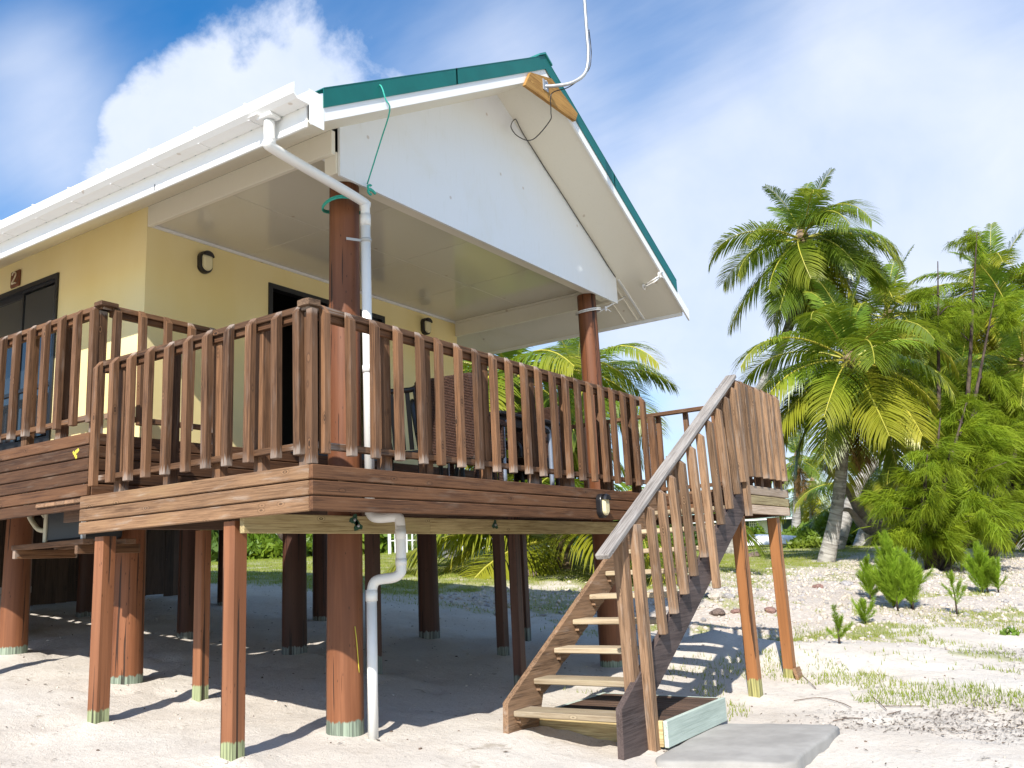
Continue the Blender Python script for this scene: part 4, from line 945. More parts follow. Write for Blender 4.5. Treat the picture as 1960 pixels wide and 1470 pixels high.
chair_wicker('brown woven chair seen from behind at the left of the deck table', 2.42, .78, .12)
chair_wicker('brown woven chair on the far right side of the deck table', 4.55, 1.15, math.pi)
def chair_dark(label, x, y, rz):
    t = thing('dark_chair', label, 'chair', (x, y, DZ)); base = Matrix.Translation((x, y, DZ)) @ Matrix.Rotation(rz, 4, 'Z')
    def tb(name, P, r, mat='black_plastic'):
        V, Fc, UV = tubev(smoothpath(P, 4), r, 8); return link(name, mesh(name, V, Fc, mat, True), t, base)
    tb('back_frame', [(0, -.26, .42), (-.10, -.26, .98), (-.11, -.20, 1.02), (-.11, .20, 1.02), (-.10, .26, .98), (0, .26, .42)], .028)
    for k in range(5):
        yy = -.17+.085*k; m_, L_ = frame((-.01, yy, .45), (-.10, yy, 1.0), (0, 1, 0)); link('back_slat', boxmesh(L_, .045, .012, 'black_plastic'), t, base @ m_)
    m_, L_ = frame((0, 0, .43), (.48, 0, .44), (0, 1, 0)); link('seat', boxmesh(L_, .5, .03, 'black_plastic', .01), t, base @ m_)
    for s in (-1, 1):
        tb('arm', [(-.06, s*.27, .68), (.25, s*.29, .67), (.46, s*.28, .62), (.48, s*.27, .42), (.50, s*.27, 0)], .024)
        tb('leg', [(0, s*.25, .43), (-.06, s*.26, 0)], .022)
    return t
chair_dark('dark slatted chair against the yellow wall behind the woven chair', 2.60, 1.55, .3)
chair_dark('dark chair on the far side of the deck table', 3.35, 1.65, -1.5)
chair_dark('second dark chair on the far side of the deck table, nearer the right post', 4.05, 1.70, -1.65)
tb_ = thing('deck_table', 'dark plastic table with curved pale steel legs behind the front railing', 'table', (3.4, .85, DZ))
block('table_top', (2.86, .48, DZ+.71), (4.0, 1.28, DZ+.745), 'black_plastic', tb_, bev=.012)
block('table_apron', (2.92, .54, DZ+.62), (3.94, .57, DZ+.71), 'black_plastic', tb_); block('table_apron', (2.92, 1.19, DZ+.62), (3.94, 1.22, DZ+.71), 'black_plastic', tb_)
for x in (3.0, 3.86):
    for y in (.56, 1.20):
        tube('leg', [(x-.14 if x > 3.4 else x+.14, y, DZ+.69), (x-.03 if x > 3.4 else x+.03, y, DZ+.66), (x, y, DZ+.55), (x, y, DZ)], .024, 'steel_leg', tb_, 10, sm=4)

# ------------------------------------------------------------------ vegetation
NR = np.random.RandomState(11)
def frondmesh(name, L, e0, droop, mat, seed, nl=84, leaf=.28, hang=.55, twist=0.0):
    """coconut frond along +X from the origin; e0 start elevation, droop total bend (rad). Returns mesh"""
    rr = np.random.RandomState(seed); N = 20; p = np.zeros(3); pts = [p.copy()]; dirs = []
    for i in range(N):
        t = i/(N-1); e = e0-droop*t**1.5; d = np.array([math.cos(e), twist*t*.4, math.sin(e)]); dirs.append(d/np.linalg.norm(d)); p = p+d*L/N; pts.append(p.copy())
    dirs.append(dirs[-1]); pts = np.array(pts); dirs = np.array(dirs)
    V, Fc, UV = tubev([Vector(q) for q in pts[::2]], .02, 5, False, [.034*(1-.85*i/(len(pts[::2])-1))+.004 for i in range(len(pts[::2]))])
    V = [tuple(v) for v in V]; nR = len(Fc); lim = len(Fc)
    for s in (-1, 1):
        for k in range(nl):
            t = .16+.84*(k+rr.uniform(-.3, .3))/nl
            if t > 1: t = 1
            if rr.rand() < .04: continue
            f = t*N; i = min(int(f), N-1); q = pts[i]+(pts[i+1]-pts[i])*(f-i); d = dirs[i]
            side_ = np.array([-d[1], d[0], 0]); side_ /= np.linalg.norm(side_); upv = np.cross(d, side_)
            if upv[2] < 0: upv = -upv
            ll = leaf*L*(math.sin(math.pi*min(1, .12+.86*t))**.6*.9+.15)*rr.uniform(.85, 1.1)
            fw = .35+.75*t**2
            dr = side_*s*1.0+d*fw+upv*rr.uniform(.0, .25); dr /= np.linalg.norm(dr)
            w = (.036+.012*rr.rand())*(.7 if t > .85 else 1); h = hang*rr.uniform(.7, 1.35)
            wd = np.cross(dr, upv); wd = wd/np.linalg.norm(wd)*.75+upv*.5*s*0; wd = d*.9+upv*.25
            wd = wd-dr*np.dot(wd, dr); wd /= np.linalg.norm(wd)
            g_ = np.array([0, 0, -1.0])
            p0 = q; p1 = q+dr*ll*.36+g_*ll*h*.07; p2 = q+dr*ll*.68+g_*ll*h*.28; p3 = q+dr*ll*.90+g_*ll*h*.62
            n0 = len(V)
            V += [tuple(p0-wd*w*.22), tuple(p0+wd*w*.22), tuple(p1-wd*w*.5), tuple(p1+wd*w*.5), tuple(p2-wd*w*.42), tuple(p2+wd*w*.42), tuple(p3)]
            Fc += [(n0, n0+1, n0+3, n0+2), (n0+2, n0+3, n0+5, n0+4), (n0+4, n0+5, n0+6)]
    me = bpy.data.meshes.new(name); me.from_pydata(V, [], Fc); me.materials.append(MT[mat]); me.materials.append(MT['rachis' if mat != 'frond_dead' else 'frond_dead'])
    mi = np.zeros(len(me.polygons), np.int32); mi[:nR] = 1; me.polygons.foreach_set('material_index', mi); me.update(); return me
FM = {}
def fm(e0d, mat='frond_leaf', v=0):
    """frond variants by start elevation in degrees"""
    k = (int(round(e0d/15.)*15), mat, v)
    if k not in FM:
        e = math.radians(k[0]); droop = (1.5 if 20 < k[0] < 70 else 1.0) + (.25*v)
        if k[0] < -20: droop = .55
        if v >= 5: droop = .45+.3*(v-5)
        FM[k] = frondmesh('frond', 1.0*3.5, e, droop, mat, abs(hash(str(k))) % 1000 if False else (k[0]+200)*7+v*13+len(mat), hang=.75 if k[0] < 20 else .5)
    return FM[k]
def crown(T, c, n, L, rr, emin=-60, emax=78, lean=(0, 0), dead=0, yellow=.12, upn=4):
    for i in range(n):
        t = (i+.5)/n; e = emax+(emin-emax)*t**.85; az = i*2.39996+rr.uniform(-.3, .3)
        mat = 'frond_leaf'
        if i < upn:
            link('frond', fm(86, 'frond_leaf', 5+i % 2), T, Matrix.Translation(c+Vector((0, 0, .1))) @ Matrix.Rotation(az, 4, 'Z') @ Matrix.Rotation(rr.uniform(.0, .5), 4, 'Y') @ Matrix.Scale(L/3.5*rr.uniform(.6, .92), 4)); continue
        if t > .6 and rr.random() < yellow*2: mat = 'frond_yellow'
        me = fm(e+rr.uniform(-8, 8), mat, rr.randrange(2)); s = L/3.5*rr.uniform(.85, 1.1)*(1 if t > .12 else .8)
        link('frond', me, T, Matrix.Translation(c) @ Matrix.Rotation(az, 4, 'Z') @ Matrix.Rotation(rr.uniform(-.35, .35), 4, 'X') @ Matrix.Scale(s, 4))
    for i in range(dead):
        az = rr.uniform(0, 6.28); link('dead_frond', fm(-75, 'frond_dead', 0), T, Matrix.Translation(c-Vector((0, 0, .15))) @ Matrix.Rotation(az, 4, 'Z') @ Matrix.Scale(L/3.5*rr.uniform(.55, .8), 4))
def palm(label, trunk, rad, L, n=24, seed=1, nuts=0, dead=1, emin=-60, emax=78, yellow=.12, bark='palm_bark', name='coconut_palm', group='coconut palms'):
    rr = random.Random(seed); P = [Vector(p) for p in trunk]; T = thing(name, label, 'palm tree', tuple(P[0]), group)
    P[0] = P[0]-Vector((0, 0, .4))
    m = len(P); rs = [rad*1.55]+[rad*(1.12-.35*i/(m-1)) for i in range(1, m)]
    tube('trunk', P, rad, bark, T, 14, True, rs, sm=8)
    c = P[-1]
    tube('crown_shaft', [c-Vector((0, 0, .25)), c+Vector((0, 0, .1)), c+Vector((0, 0, .5))], rad, 'fibre_bark', T, 8, True, [rad*.8, rad*1.35, rad*.3])
    crown(T, c, n, L, rr, emin, emax, dead=dead, yellow=yellow)
    for i in range(nuts):
        a = rr.uniform(0, 6.28); h = rr.uniform(-.75, -.15); q = c+Vector((math.cos(a)*.42*rr.uniform(.6, 1.2), math.sin(a)*.42, h*.9)); link('coconut', NUT, T, Matrix.Translation(q) @ Matrix.Rotation(rr.uniform(0, 3), 4, 'X') @ Matrix.Scale(rr.uniform(.85, 1.15), 4))
    return T
V = []; Fc = []; n = 10; m = 7
for i in range(m+1):
    a = math.pi*i/m
    for k in range(n): b = 2*math.pi*k/n; q = .14*math.sin(a)*(1+.05*math.cos(3*b)); V.append((q*math.cos(b), q*math.sin(b), .17*math.cos(a)))
for i in range(m):
    for k in range(n): Fc.append((i*n+k, (i+1)*n+k, (i+1)*n+(k+1) % n, i*n+(k+1) % n))
NUT = mesh('coconut', V, Fc, 'coconut_green', True)
def gp(px, py, D):
    """a ground point along a picture direction"""
    p = atd(px, py, D); return Vector((p.x, p.y, G1(p.x, p.y)))
palm('tallest coconut palm with a curved leaning trunk and green coconuts, above the landing', [gp(1395, 1040, 29), atd(1425, 830, 29), atd(1475, 705, 29), atd(1514, 610, 29), atd(1535, 458, 29)], .17, 3.35, 36, 3, 18, 5, -80, 70)
palm('coconut palm with a slightly bent grey trunk and broad yellow-green crown behind the landing', [gp(1572, 1078, 24), atd(1600, 985, 24), atd(1612, 880, 24), atd(1614, 780, 24), atd(1626, 690, 24)], .165, 3.5, 34, 8, 10, 2, -60, 66, .4)
palm('palm with a dense crown behind the two nearest palms', [gp(1745, 1030, 33), atd(1760, 900, 33), atd(1725, 760, 33), atd(1700, 610, 33)], .16, 3.7, 26, 21, 0, 2, -50, 70, .3)
palm('palm at the right picture edge with its crown above the feathery trees', [gp(1925, 1040, 33), atd(1915, 820, 33), atd(1905, 560, 33)], .17, 3.9, 32, 31, 4, 3, -60, 76, .2)
palm('palm crown low at the right picture edge', [gp(1990, 1050, 27), atd(1985, 900, 27), atd(1965, 700, 27)], .17, 3.7, 30, 35, 0, 3, -60, 70, .5)
palm('palm trunk leaning right across the fallen log', [gp(1590, 1050, 31), atd(1640, 935, 31), atd(1690, 868, 31), atd(1760, 800, 31), atd(1838, 735, 31)], .19, 3.2, 18, 41, 0, 2, -40, 60, .3)
palm('palm with a pale slanting trunk and hanging dead fronds right of the fallen log', [gp(1640, 1046, 34), atd(1672, 970, 34), atd(1705, 880, 34)], .22, 2.6, 12, 47, 0, 9, -70, 30, .5)
palm('short palm behind the thin upright trunk', [gp(1632, 1046, 40), atd(1645, 980, 40), atd(1650, 930, 40)], .2, 3.0, 16, 53, 0, 2, -60, 70, .3)
palm('dark palm in the background mass at right', [gp(1830, 1045, 40), atd(1830, 900, 40), atd(1825, 700, 40)], .2, 4.6, 30, 59, 0, 3, -60, 72, .2)
palm('palm with a forked-looking leaning grey trunk at the right edge', [gp(1905, 1085, 30), atd(1925, 1045, 30), atd(1955, 995, 30), atd(2010, 900, 30)], .2, 3.6, 20, 61, 0, 2, -50, 60)
palm('distant palm low above the pale roof', [gp(1555, 1035, 52), atd(1556, 930, 52)], .2, 3.2, 14, 67, 0, 2, -50, 70, .3)
palm('palm standing behind the left slope of the second palm', [gp(1520, 1035, 48), atd(1525, 960, 48), atd(1527, 880, 48)], .2, 2.4, 12, 68, 0, 2, -50, 70, .3)
palm('palm behind the right end of the veranda with its crown under the eave', [gp(960, 1070, 22), atd(965, 900, 22), atd(975, 725, 22)], .16, 3.6, 28, 71, 4, 2, -58, 62, .35)
palm('palm crown showing above the railing by the far round post', [gp(1120, 1065, 27), atd(1118, 880, 27), atd(1105, 722, 27)], .16, 3.3, 26, 73, 0, 1, -58, 55, .2)
palm('palm behind the veranda, hidden up to its crown by the yellow wall', [gp(860, 1070, 26), atd(860, 900, 26), atd(858, 720, 26)], .16, 3.4, 24, 77, 0, 1, -50, 60)
palm('short young palm with thick fibrous stem and low yellow-green fronds behind the stairs', [gp(1072, 1086, 21), atd(1074, 1060, 21), atd(1075, 1035, 21)], .24, 4.6, 18, 79, 0, 1, -2, 74, .5, 'fibre_bark')
yp = [o for o in bpy.data.objects if o.get('label', '').startswith('short young palm')][0]
for az, e, s in ((200, -8, .85), (160, 10, .8)):
    link('frond', fm(e, 'frond_yellow', 0), yp, Matrix.Translation(atd(1070, 1040, 21)) @ Matrix.Rotation(math.radians(az)+YAW-math.radians(55), 4, 'Z') @ Matrix.Scale(s, 4))

def bush_mesh(name, n, size, mat, seed, leaf=.12, flat=.7, hollow=.55):
    rr = np.random.RandomState(seed); d = rr.normal(size=(n, 3)); d /= np.linalg.norm(d, axis=1)[:, None]; d[:, 2] = np.abs(d[:, 2])*1.0-.12
    r = (hollow+(1-hollow)*rr.rand(n)**.6); lump = 1+.30*np.sin(d[:, 0]*5+seed)*np.cos(d[:, 1]*6+seed*2)+.15*np.sin(d[:, 2]*11+seed)
    c = d*(r*lump)[:, None]*np.array([1, 1, flat])*size
    a = rr.normal(size=(n, 3)); a /= np.linalg.norm(a, axis=1)[:, None]; b = np.cross(a, rr.normal(size=(n, 3))); b /= np.linalg.norm(b, axis=1)[:, None]
    s = leaf*rr.uniform(.6, 1.4, n)[:, None]
    V = np.stack([c-a*s, c+b*s*.42, c+a*s, c-b*s*.42], 1).reshape(-1, 3); T = np.arange(4*n).reshape(n, 4); return fastmesh(name, V, T, mat, 4)
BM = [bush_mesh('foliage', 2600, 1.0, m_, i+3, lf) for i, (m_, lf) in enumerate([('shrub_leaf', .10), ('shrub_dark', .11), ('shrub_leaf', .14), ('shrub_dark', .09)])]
for me_ in BM:   # a woody core so that the crowns are not see-through shells
    pass
def bush(label, p, s, k, sz=1.0, group='background shrubs', cat='shrub', name='shrub'):
    o = link(name, BM[k], None, Matrix.Translation(p-Vector((0, 0, .05*s))) @ Matrix.Rotation(R0.uniform(0, 6.28), 4, 'Z') @ Matrix.Diagonal((s, s, s*sz, 1)))
    return tag(o, label, cat, group)
# shrubs seen beside the landing and round the pale house
for px, py, D, s, k, sz, lb in [(1438, 1040, 47, 1.5, 0, 1.1, 'bright green shrub right behind the near landing post'), (1475, 1035, 50, 1.4, 0, .9, 'low green shrub behind the upturned white boat'), (1520, 1035, 46, 1.6, 0, .9, 'yellow-green shrub between the far landing post and the palms'),
    (1560, 1035, 42, 1.6, 2, 1.0, 'yellow-green shrub left of the bent palm trunk'), (1600, 1030, 38, 1.5, 2, 1.2, 'leafy shrub behind the bent palm trunk'), (1655, 1035, 44, 1.7, 2, 1.1, 'leafy shrub behind the crossing trunks'),
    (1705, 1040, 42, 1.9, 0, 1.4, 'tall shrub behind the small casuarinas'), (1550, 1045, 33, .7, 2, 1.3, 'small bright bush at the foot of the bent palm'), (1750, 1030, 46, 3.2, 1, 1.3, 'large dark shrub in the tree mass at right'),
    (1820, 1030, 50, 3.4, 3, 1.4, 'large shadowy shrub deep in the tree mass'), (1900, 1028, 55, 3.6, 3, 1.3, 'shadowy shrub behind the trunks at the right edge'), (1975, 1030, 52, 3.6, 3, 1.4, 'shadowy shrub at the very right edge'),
    (1205, 1045, 44, 1.2, 1, .8, 'low dark shrub seen through the stair slats'), (1270, 1045, 44, 1.3, 0, .9, 'low green shrub seen between the stair balusters'), (1330, 1045, 46, 1.3, 1, .9, 'low shrub behind the stair stringer'), (1385, 1045, 48, 1.4, 0, .9, 'low shrub just left of the near landing post'),
    (1140, 1050, 38, 1.0, 0, 1.3, 'green shrub left of the green tank'), (1000, 1050, 40, 1.5, 1, 1.2, 'dark shrub behind the young palm fronds'), (700, 1055, 36, 1.7, 0, 1.2, 'bright hedge plant left of the white fence'), (725, 1052, 38, 1.4, 0, 1.3, 'hedge plant against the end of the white fence'),
    (520, 1062, 34, 1.6, 0, 1.0, 'bright green hedge plant under the left half of the pale bearer'), (560, 1060, 36, 1.7, 0, 1.0, 'hedge plant beside the dark leaning tree under the house'), (480, 1062, 34, 1.6, 2, 1.0, 'hedge plant at the left end of the lawn'), (620, 1060, 36, 1.6, 2, 1.0, 'hedge plant with yellowish tips behind the thick post'),
    (430, 1065, 34, 1.8, 1, 1.2, 'dark hedge plant behind the left stilts'), (380, 1065, 34, 1.8, 1, 1.3, 'dark hedge plant further left behind the stilts'), (840, 1050, 44, 1.8, 1, 1.3, 'dark shrub behind the white fence'), (900, 1050, 44, 1.8, 1, 1.2, 'dark shrub behind the right half of the white fence')]:
    bush(lb, gp(px, py, D), s, k, sz)
# far band of trees closing the horizon
V = []; rr = np.random.RandomState(9)
for i in range(70):
    a = math.radians(-22+i*2.1); Dd = 85+18*rr.rand(); x, y = CAM.x+Dd*math.cos(a), CAM.y+Dd*math.sin(a)
    if a < math.radians(-6): continue
    n = 500; d = rr.normal(size=(n, 3)); d /= np.linalg.norm(d, axis=1)[:, None]; r = rr.rand(n, 1)**.4
    hh = rr.uniform(1.6, 2.6) if math.degrees(a) > 12 else rr.uniform(3, 5.5)
    c = d*r*np.array([2.8, 2.8, hh])+np.array([x, y, G1(x, y)+hh*.5]); u = rr.normal(size=(n, 3)); u /= np.linalg.norm(u, axis=1)[:, None]; w = np.cross(u, rr.normal(size=(n, 3))); w /= np.linalg.norm(w, axis=1)[:, None]
    V.append(np.stack([c-u*.45, c+w*.25, c+u*.45, c-w*.25], 1).reshape(-1, 3))
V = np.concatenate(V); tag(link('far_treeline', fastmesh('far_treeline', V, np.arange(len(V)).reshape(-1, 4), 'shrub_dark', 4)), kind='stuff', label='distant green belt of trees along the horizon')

# casuarinas: drooping sprays of needles
def spray(name, n, L, mat, seed, wid=.010, up_=False, needle=.22):
    """a branchlet: long thin jointed needles; hanging when not up_, brush-like when up_"""
    rr = np.random.RandomState(seed); t = rr.rand(n)**.8; x = t*L; droop = -.30*t*t*L if not up_ else .0*t
    k = rr.randint(0, 9, n); kd = rr.normal(size=(9, 3))*.10*L                     # needles grow in tufts
    c = np.stack([x, rr.normal(size=n)*.03*L*(.4+t), droop+rr.normal(size=n)*.03*L], 1)+kd[k]
    if up_:
        c = np.stack([x, rr.normal(size=n)*.006, rr.normal(size=n)*.006+.10*t*t*L], 1); an = rr.rand(n)*6.28; sp_ = .62-.3*t
        d = np.stack([np.full(n, .8), np.cos(an)*sp_, np.sin(an)*sp_+.08], 1)
    else: d = np.stack([.55*rr.rand(n)+.10, rr.normal(size=n)*.26, -.25-.8*rr.rand(n)], 1)+rr.normal(size=(9, 3))[k]*.22
    d /= np.linalg.norm(d, axis=1)[:, None]
    ln = needle*rr.uniform(.5, 1.5, n)[:, None]; w = np.cross(d, rr.normal(size=(n, 3))); w /= np.linalg.norm(w, axis=1)[:, None]
    mid = c+d*ln*.5; d2 = d+np.array([0, 0, -.7 if not up_ else .15]); d2 /= np.linalg.norm(d2, axis=1)[:, None]; tip = mid+d2*ln*.5
    V = np.stack([c-w*wid*.5, c+w*wid*.5, mid+w*wid*.45, mid-w*wid*.45, tip], 1).reshape(-1, 3)
    i0 = np.arange(n)*5; T = np.concatenate([np.stack([i0, i0+1, i0+2], 1), np.stack([i0, i0+2, i0+3], 1), np.stack([i0+3, i0+2, i0+4], 1)])
    return fastmesh(name, V, T, mat)
SP = [spray('needle_spray', 170, .75, 'needle', i, .015, False, .40) for i in range(6)]
SY = [spray('needle_spray', 190, .55, 'needle_young', i+9, .0065, True, .135) for i in range(3)]
def casuarina(label, base, tops, seed, nspray, R=1.3, zmin=.6, zpow=1.0, rad=.14, s0=1.0):
    rr = random.Random(seed); T = thing('casuarina_tree', label, 'tree', tuple(base), 'casuarina trees')
    b0 = Vector(base)-Vector((0, 0, .3))
    for ti, top in enumerate(tops):
        top = Vector(top); mid = (b0+top)/2+Vector((rr.uniform(-.2, .2), rr.uniform(-.2, .2), 0))
        tube('trunk' if ti == 0 else 'limb', [b0, b0.lerp(mid, .5), mid, mid.lerp(top, .6), top], rad, 'dark_bark', T, 8, True, [rad*(1 if ti == 0 else .6), rad*.7, rad*.5, rad*.25, .012], sm=4)
    nb = max(6, nspray//9); cnt = 0
    for j in range(nb):
        top = Vector(tops[rr.randrange(len(tops))]); t = zmin+(1-zmin)*((j+rr.random())/nb)**zpow; q0 = b0.lerp(top, t); a = rr.uniform(0, 6.28); taper = (1-((t-zmin)/(1-zmin))**1.5)*.85+.15
        ln = R*taper*rr.uniform(.55, 1.55); el = rr.uniform(.1, .9); dirv = Vector((math.cos(a)*math.cos(el), math.sin(a)*math.cos(el), math.sin(el)))
        q1 = q0+dirv*ln*.6; q2 = q1+Vector((math.cos(a), math.sin(a), -.05))*ln*.5
        tube('bough', [q0, q1, q2], .02, 'dark_bark', T, 5, True, [.022, .014, .004], sm=3)
        for i in range(9):
            u = rr.uniform(.15, 1.05); q = q0.lerp(q1, u/.6) if u < .6 else q1.lerp(q2, (u-.6)/.4)
            aa = a+rr.uniform(-1.3, 1.3)
            link('needle_spray', SP[rr.randrange(6)], T, Matrix.Translation(q+Vector((rr.uniform(-.1, .1), rr.uniform(-.1, .1), 0))) @ Matrix.Rotation(aa, 4, 'Z') @ Matrix.Rotation(rr.uniform(-.9, .6), 4, 'Y') @ Matrix.Rotation(rr.uniform(-.9, .9), 4, 'X') @ Matrix.Scale(s0*rr.uniform(.4, 1.0), 4)); cnt += 1
        if j % 4 == 0:
            tube('dead_twig', [q2, q2+Vector((math.cos(a), math.sin(a), .25))*.35, q2+Vector((math.cos(a+.5), math.sin(a+.5), .3))*.7], .006, 'twig', T, 4, True)
    return T
cb = gp(1778, 1088, 21)
casuarina('broad feathery casuarina with a dark forked trunk right of the young ones', cb, [atd(1800, 800, 21), atd(1850, 770, 21.5), atd(1775, 870, 20.5), atd(1890, 850, 22), atd(1820, 850, 20), atd(1910, 930, 21)], 5, 292, 1.05, .22, .85)
casuarina('tall thin casuarina with sparse feathery tips rising against the sky', gp(1815, 1075, 24), [atd(1795, 500, 24), atd(1870, 445, 24.5), atd(1905, 560, 24)], 6, 230, .8, .35, 1.5, .12, .8)
casuarina('casuarina at the right edge behind the small bright one', gp(1895, 1075, 25), [atd(1890, 700, 25), atd(1950, 760, 25)], 7, 190, 1.1, .25, 1.0)
def sapling(label, base, h, R, n, seed, stems=1):
    rr = random.Random(seed); T = thing('casuarina_sapling', label, 'sapling', tuple(base), 'young casuarinas')
    for s_ in range(stems):
        off = Vector((rr.uniform(-1, 1), rr.uniform(-1, 1), 0))*R*.65*(s_ > 0); hh = h*(1 if s_ == 0 else rr.uniform(.35, .8)); b = Vector(base)+off
        tube('stem', [b-Vector((0, 0, .05)), b+Vector((.02, 0, hh*.5)), b+Vector((0, .02, hh))], .014, 'dark_bark', T, 5, True, [.018, .011, .004])
        for i in range(n if s_ == 0 else n*2//3):
            t = rr.random()**.9; a = rr.uniform(0, 6.28); q = b+Vector((0, 0, hh*(.04+.92*t))); e = -math.radians(rr.uniform(30, 68)+20*t)
            sc = R*(1.0-.70*t)*rr.uniform(.6, 1.3)/.5
            link('needle_spray', SY[i % 3], T, Matrix.Translation(q) @ Matrix.Rotation(a, 4, 'Z') @ Matrix.Rotation(e, 4, 'Y') @ Matrix.Diagonal((sc, max(sc, .5), max(sc, .5), 1)))
sapling('largest bright green casuarina sapling on the coral rubble', gp(1712, 1160, 14.4), 1.12, .46, 80, 3, 5)
sapling('bright casuarina sapling left of the large one\'s top', gp(1668, 1150, 15.5), .62, .34, 30, 4, 2)
sapling('small round casuarina sapling on the sand at the right', gp(1880, 1128, 16.5), .80, .40, 60, 5, 3)
sapling('thin sparse casuarina sapling between the two bushier ones', gp(1832, 1175, 13.8), .62, .30, 14, 6)
sapling('tiny casuarina seedling below left of the large sapling', gp(1655, 1182, 13.3), .28, .26, 22, 7)
sapling('tiny faint seedling in the grass near the far landing post', gp(1607, 1235, 11.2), .42, .22, 12, 8)
w0 = gp(1932, 1208, 12.2); tag(link('beach_plant', bush_mesh('foliage', 60, .13, 'shrub_leaf', 5, .05), None, Matrix.Translation(w0)), 'small round-leaved green plant alone on the sand at right', 'plant')
tag(link('leaning_dark_tree', tubev and mesh('trunk', *[v for v in tubev([atd(575, 1085, 33), atd(570, 1050, 33), atd(545, 1025, 33), atd(530, 1000, 33)], .22, 10)[:2]], 'dark_bark', True, tubev([atd(575, 1085, 33), atd(570, 1050, 33), atd(545, 1025, 33), atd(530, 1000, 33)], .22, 10)[2])), 'dark leaning trunk seen between the stilts left of the thick post', 'tree')
tag(tube('dark_fence_tree', [atd(868, 1062, 31), atd(860, 1035, 31), atd(850, 1005, 31)], .22, 'dark_bark', None, 10), 'dark trunk standing in front of the white fence', 'tree')
# fallen log with branches
lg = thing('fallen_log', 'weathered broken dead trunk propped across the palms', 'log', tuple(atd(1660, 1015, 27)))
tube('log_trunk', [atd(1752, 1000, 27), atd(1715, 1003, 27), atd(1668, 1010, 27), atd(1648, 985, 27), atd(1620, 935, 27), atd(1578, 893, 27)], .14, 'driftwood', lg, 10, True, [.30, .26, .24, .15, .11, .09], sm=5)
tube('log_branch', [atd(1665, 1010, 27), atd(1645, 1000, 26.9), atd(1628, 978, 26.8), atd(1612, 975, 26.7)], .1, 'driftwood', lg, 8, True, [.18, .12, .08, .05], sm=4)
tube('log_branch', [atd(1660, 1008, 27), atd(1652, 985, 27.1), atd(1650, 968, 27.2)], .07, 'driftwood', lg, 8, True, [.11, .07, .04], sm=4)

# ------------------------------------------------------------------ background buildings and objects
gh = gp(1480, 1035, 60)
BH = thing('pale_roofed_house', 'low house with a pale green roof and white lattice behind the landing', 'house', tuple(gh))
ax_ = Vector((rt.x, rt.y, 0)).normalized(); ay_ = Vector((-ax_.y, ax_.x, 0)); mb = Matrix((ax_, ay_, Vector((0, 0, 1)))).transposed().to_4x4(); mb.translation = gh
def hb(name, lo, hi, mat, par=BH):
    lo = Vector(lo); hi = Vector(hi); c = (lo+hi)/2; d = hi-lo; return link(name, boxmesh(d.x, d.y, d.z, mat), par, mb @ Matrix.Translation((lo.x, c.y, c.z)))
hb('wall', (-6, .6, -.5), (2.9, 6, 2.1), 'house_green')
V = [(-8, -1, 2.05), (4.1, -1, 2.05), (4.1, 7, 2.05), (-8, 7, 2.05), (-5, 3, 3.9), (1.2, 3, 3.9)]
link('roof', mesh('roof', V, [(0, 1, 5, 4), (1, 2, 5), (2, 3, 4, 5), (3, 0, 4), (3, 2, 1, 0)], 'roof_pale'), BH, mb)
for x in (-2.6, -1.0, .6, 2.2): hb('veranda_post', (x, -.05, -.4), (x+.09, .04, 2.05), 'white_metal')
hb('eave_board', (-6, -.95, 1.9), (4.1, -.9, 2.05), 'white_metal')
for (x0, x1) in ((-1.5, -.95), (.1, .65), (1.7, 2.25)):
    for k in range(5):
        hb('lattice_slat', (x0+k*.13, .0, 1.0), (x0+k*.13+.05, .03, 2.0), 'white_metal')
    for k in range(6): hb('lattice_slat', (x0, -.005, 1.05+k*.17), (x1, -.001, 1.09+k*.17), 'white_metal')
hb('curtain', (-.8, .56, .5), (-.1, .59, 1.9), 'white_metal')
for x in (-.4, .5):
    hb('porch_chair', (x, -.6, .35), (x+.5, -.1, .42), 'white_metal'); hb('porch_chair_back', (x+.46, -.6, .4), (x+.52, -.1, .9), 'white_metal')
hb('porch_rail', (-3, -.02, .3), (2.9, .0, .36), 'white_metal')
# upturned boat
bp = gp(1483, 1046, 38); bt = thing('upturned_boat', 'long white boat hull lying upside down on the lawn', 'boat', tuple(bp)); mb2 = Matrix((ax_, ay_, Vector((0, 0, 1)))).transposed().to_4x4(); mb2.translation = bp
V = []; Fc = []; n = 22; m = 9
for i in range(n+1):
    t = i/n; x = -1.75+3.35*t; wd = .42*(math.sin(math.pi*min(1, .15+t*.8)))**.5; hgt = .46*(1-.15*abs(t-.4)) - .10*t*t
    for k in range(m): a = math.pi*k/(m-1); V.append((x, wd*math.cos(a), .10+hgt*math.sin(a)**.6 - .12*t*t))
for i in range(n):
    for k in range(m-1): Fc.append((i*m+k, i*m+k+1, (i+1)*m+k+1, (i+1)*m+k))
Fc.append(tuple(range(m))); Fc.append(tuple(n*m+k for k in range(m-1, -1, -1)))
link('hull', mesh('hull', V, Fc, 'boat_white', True), bt, mb2)
hbx = boxmesh(3.3, .05, .04, 'white_metal'); link('gunwale', hbx, bt, mb2 @ Matrix.Translation((-1.72, -.42, .09)) ); link('gunwale', hbx, bt, mb2 @ Matrix.Translation((-1.72, .42, .09)))
link('hull_hole', boxmesh(.26, .004, .10, 'interior_dark'), bt, mb2 @ Matrix.Translation((1.05, -.375, .22)))
for x in (-1.0, .7): link('trestle', boxmesh(.12, .8, .14, 'shade_wood'), bt, mb2 @ Matrix.Translation((x, 0, .0)))
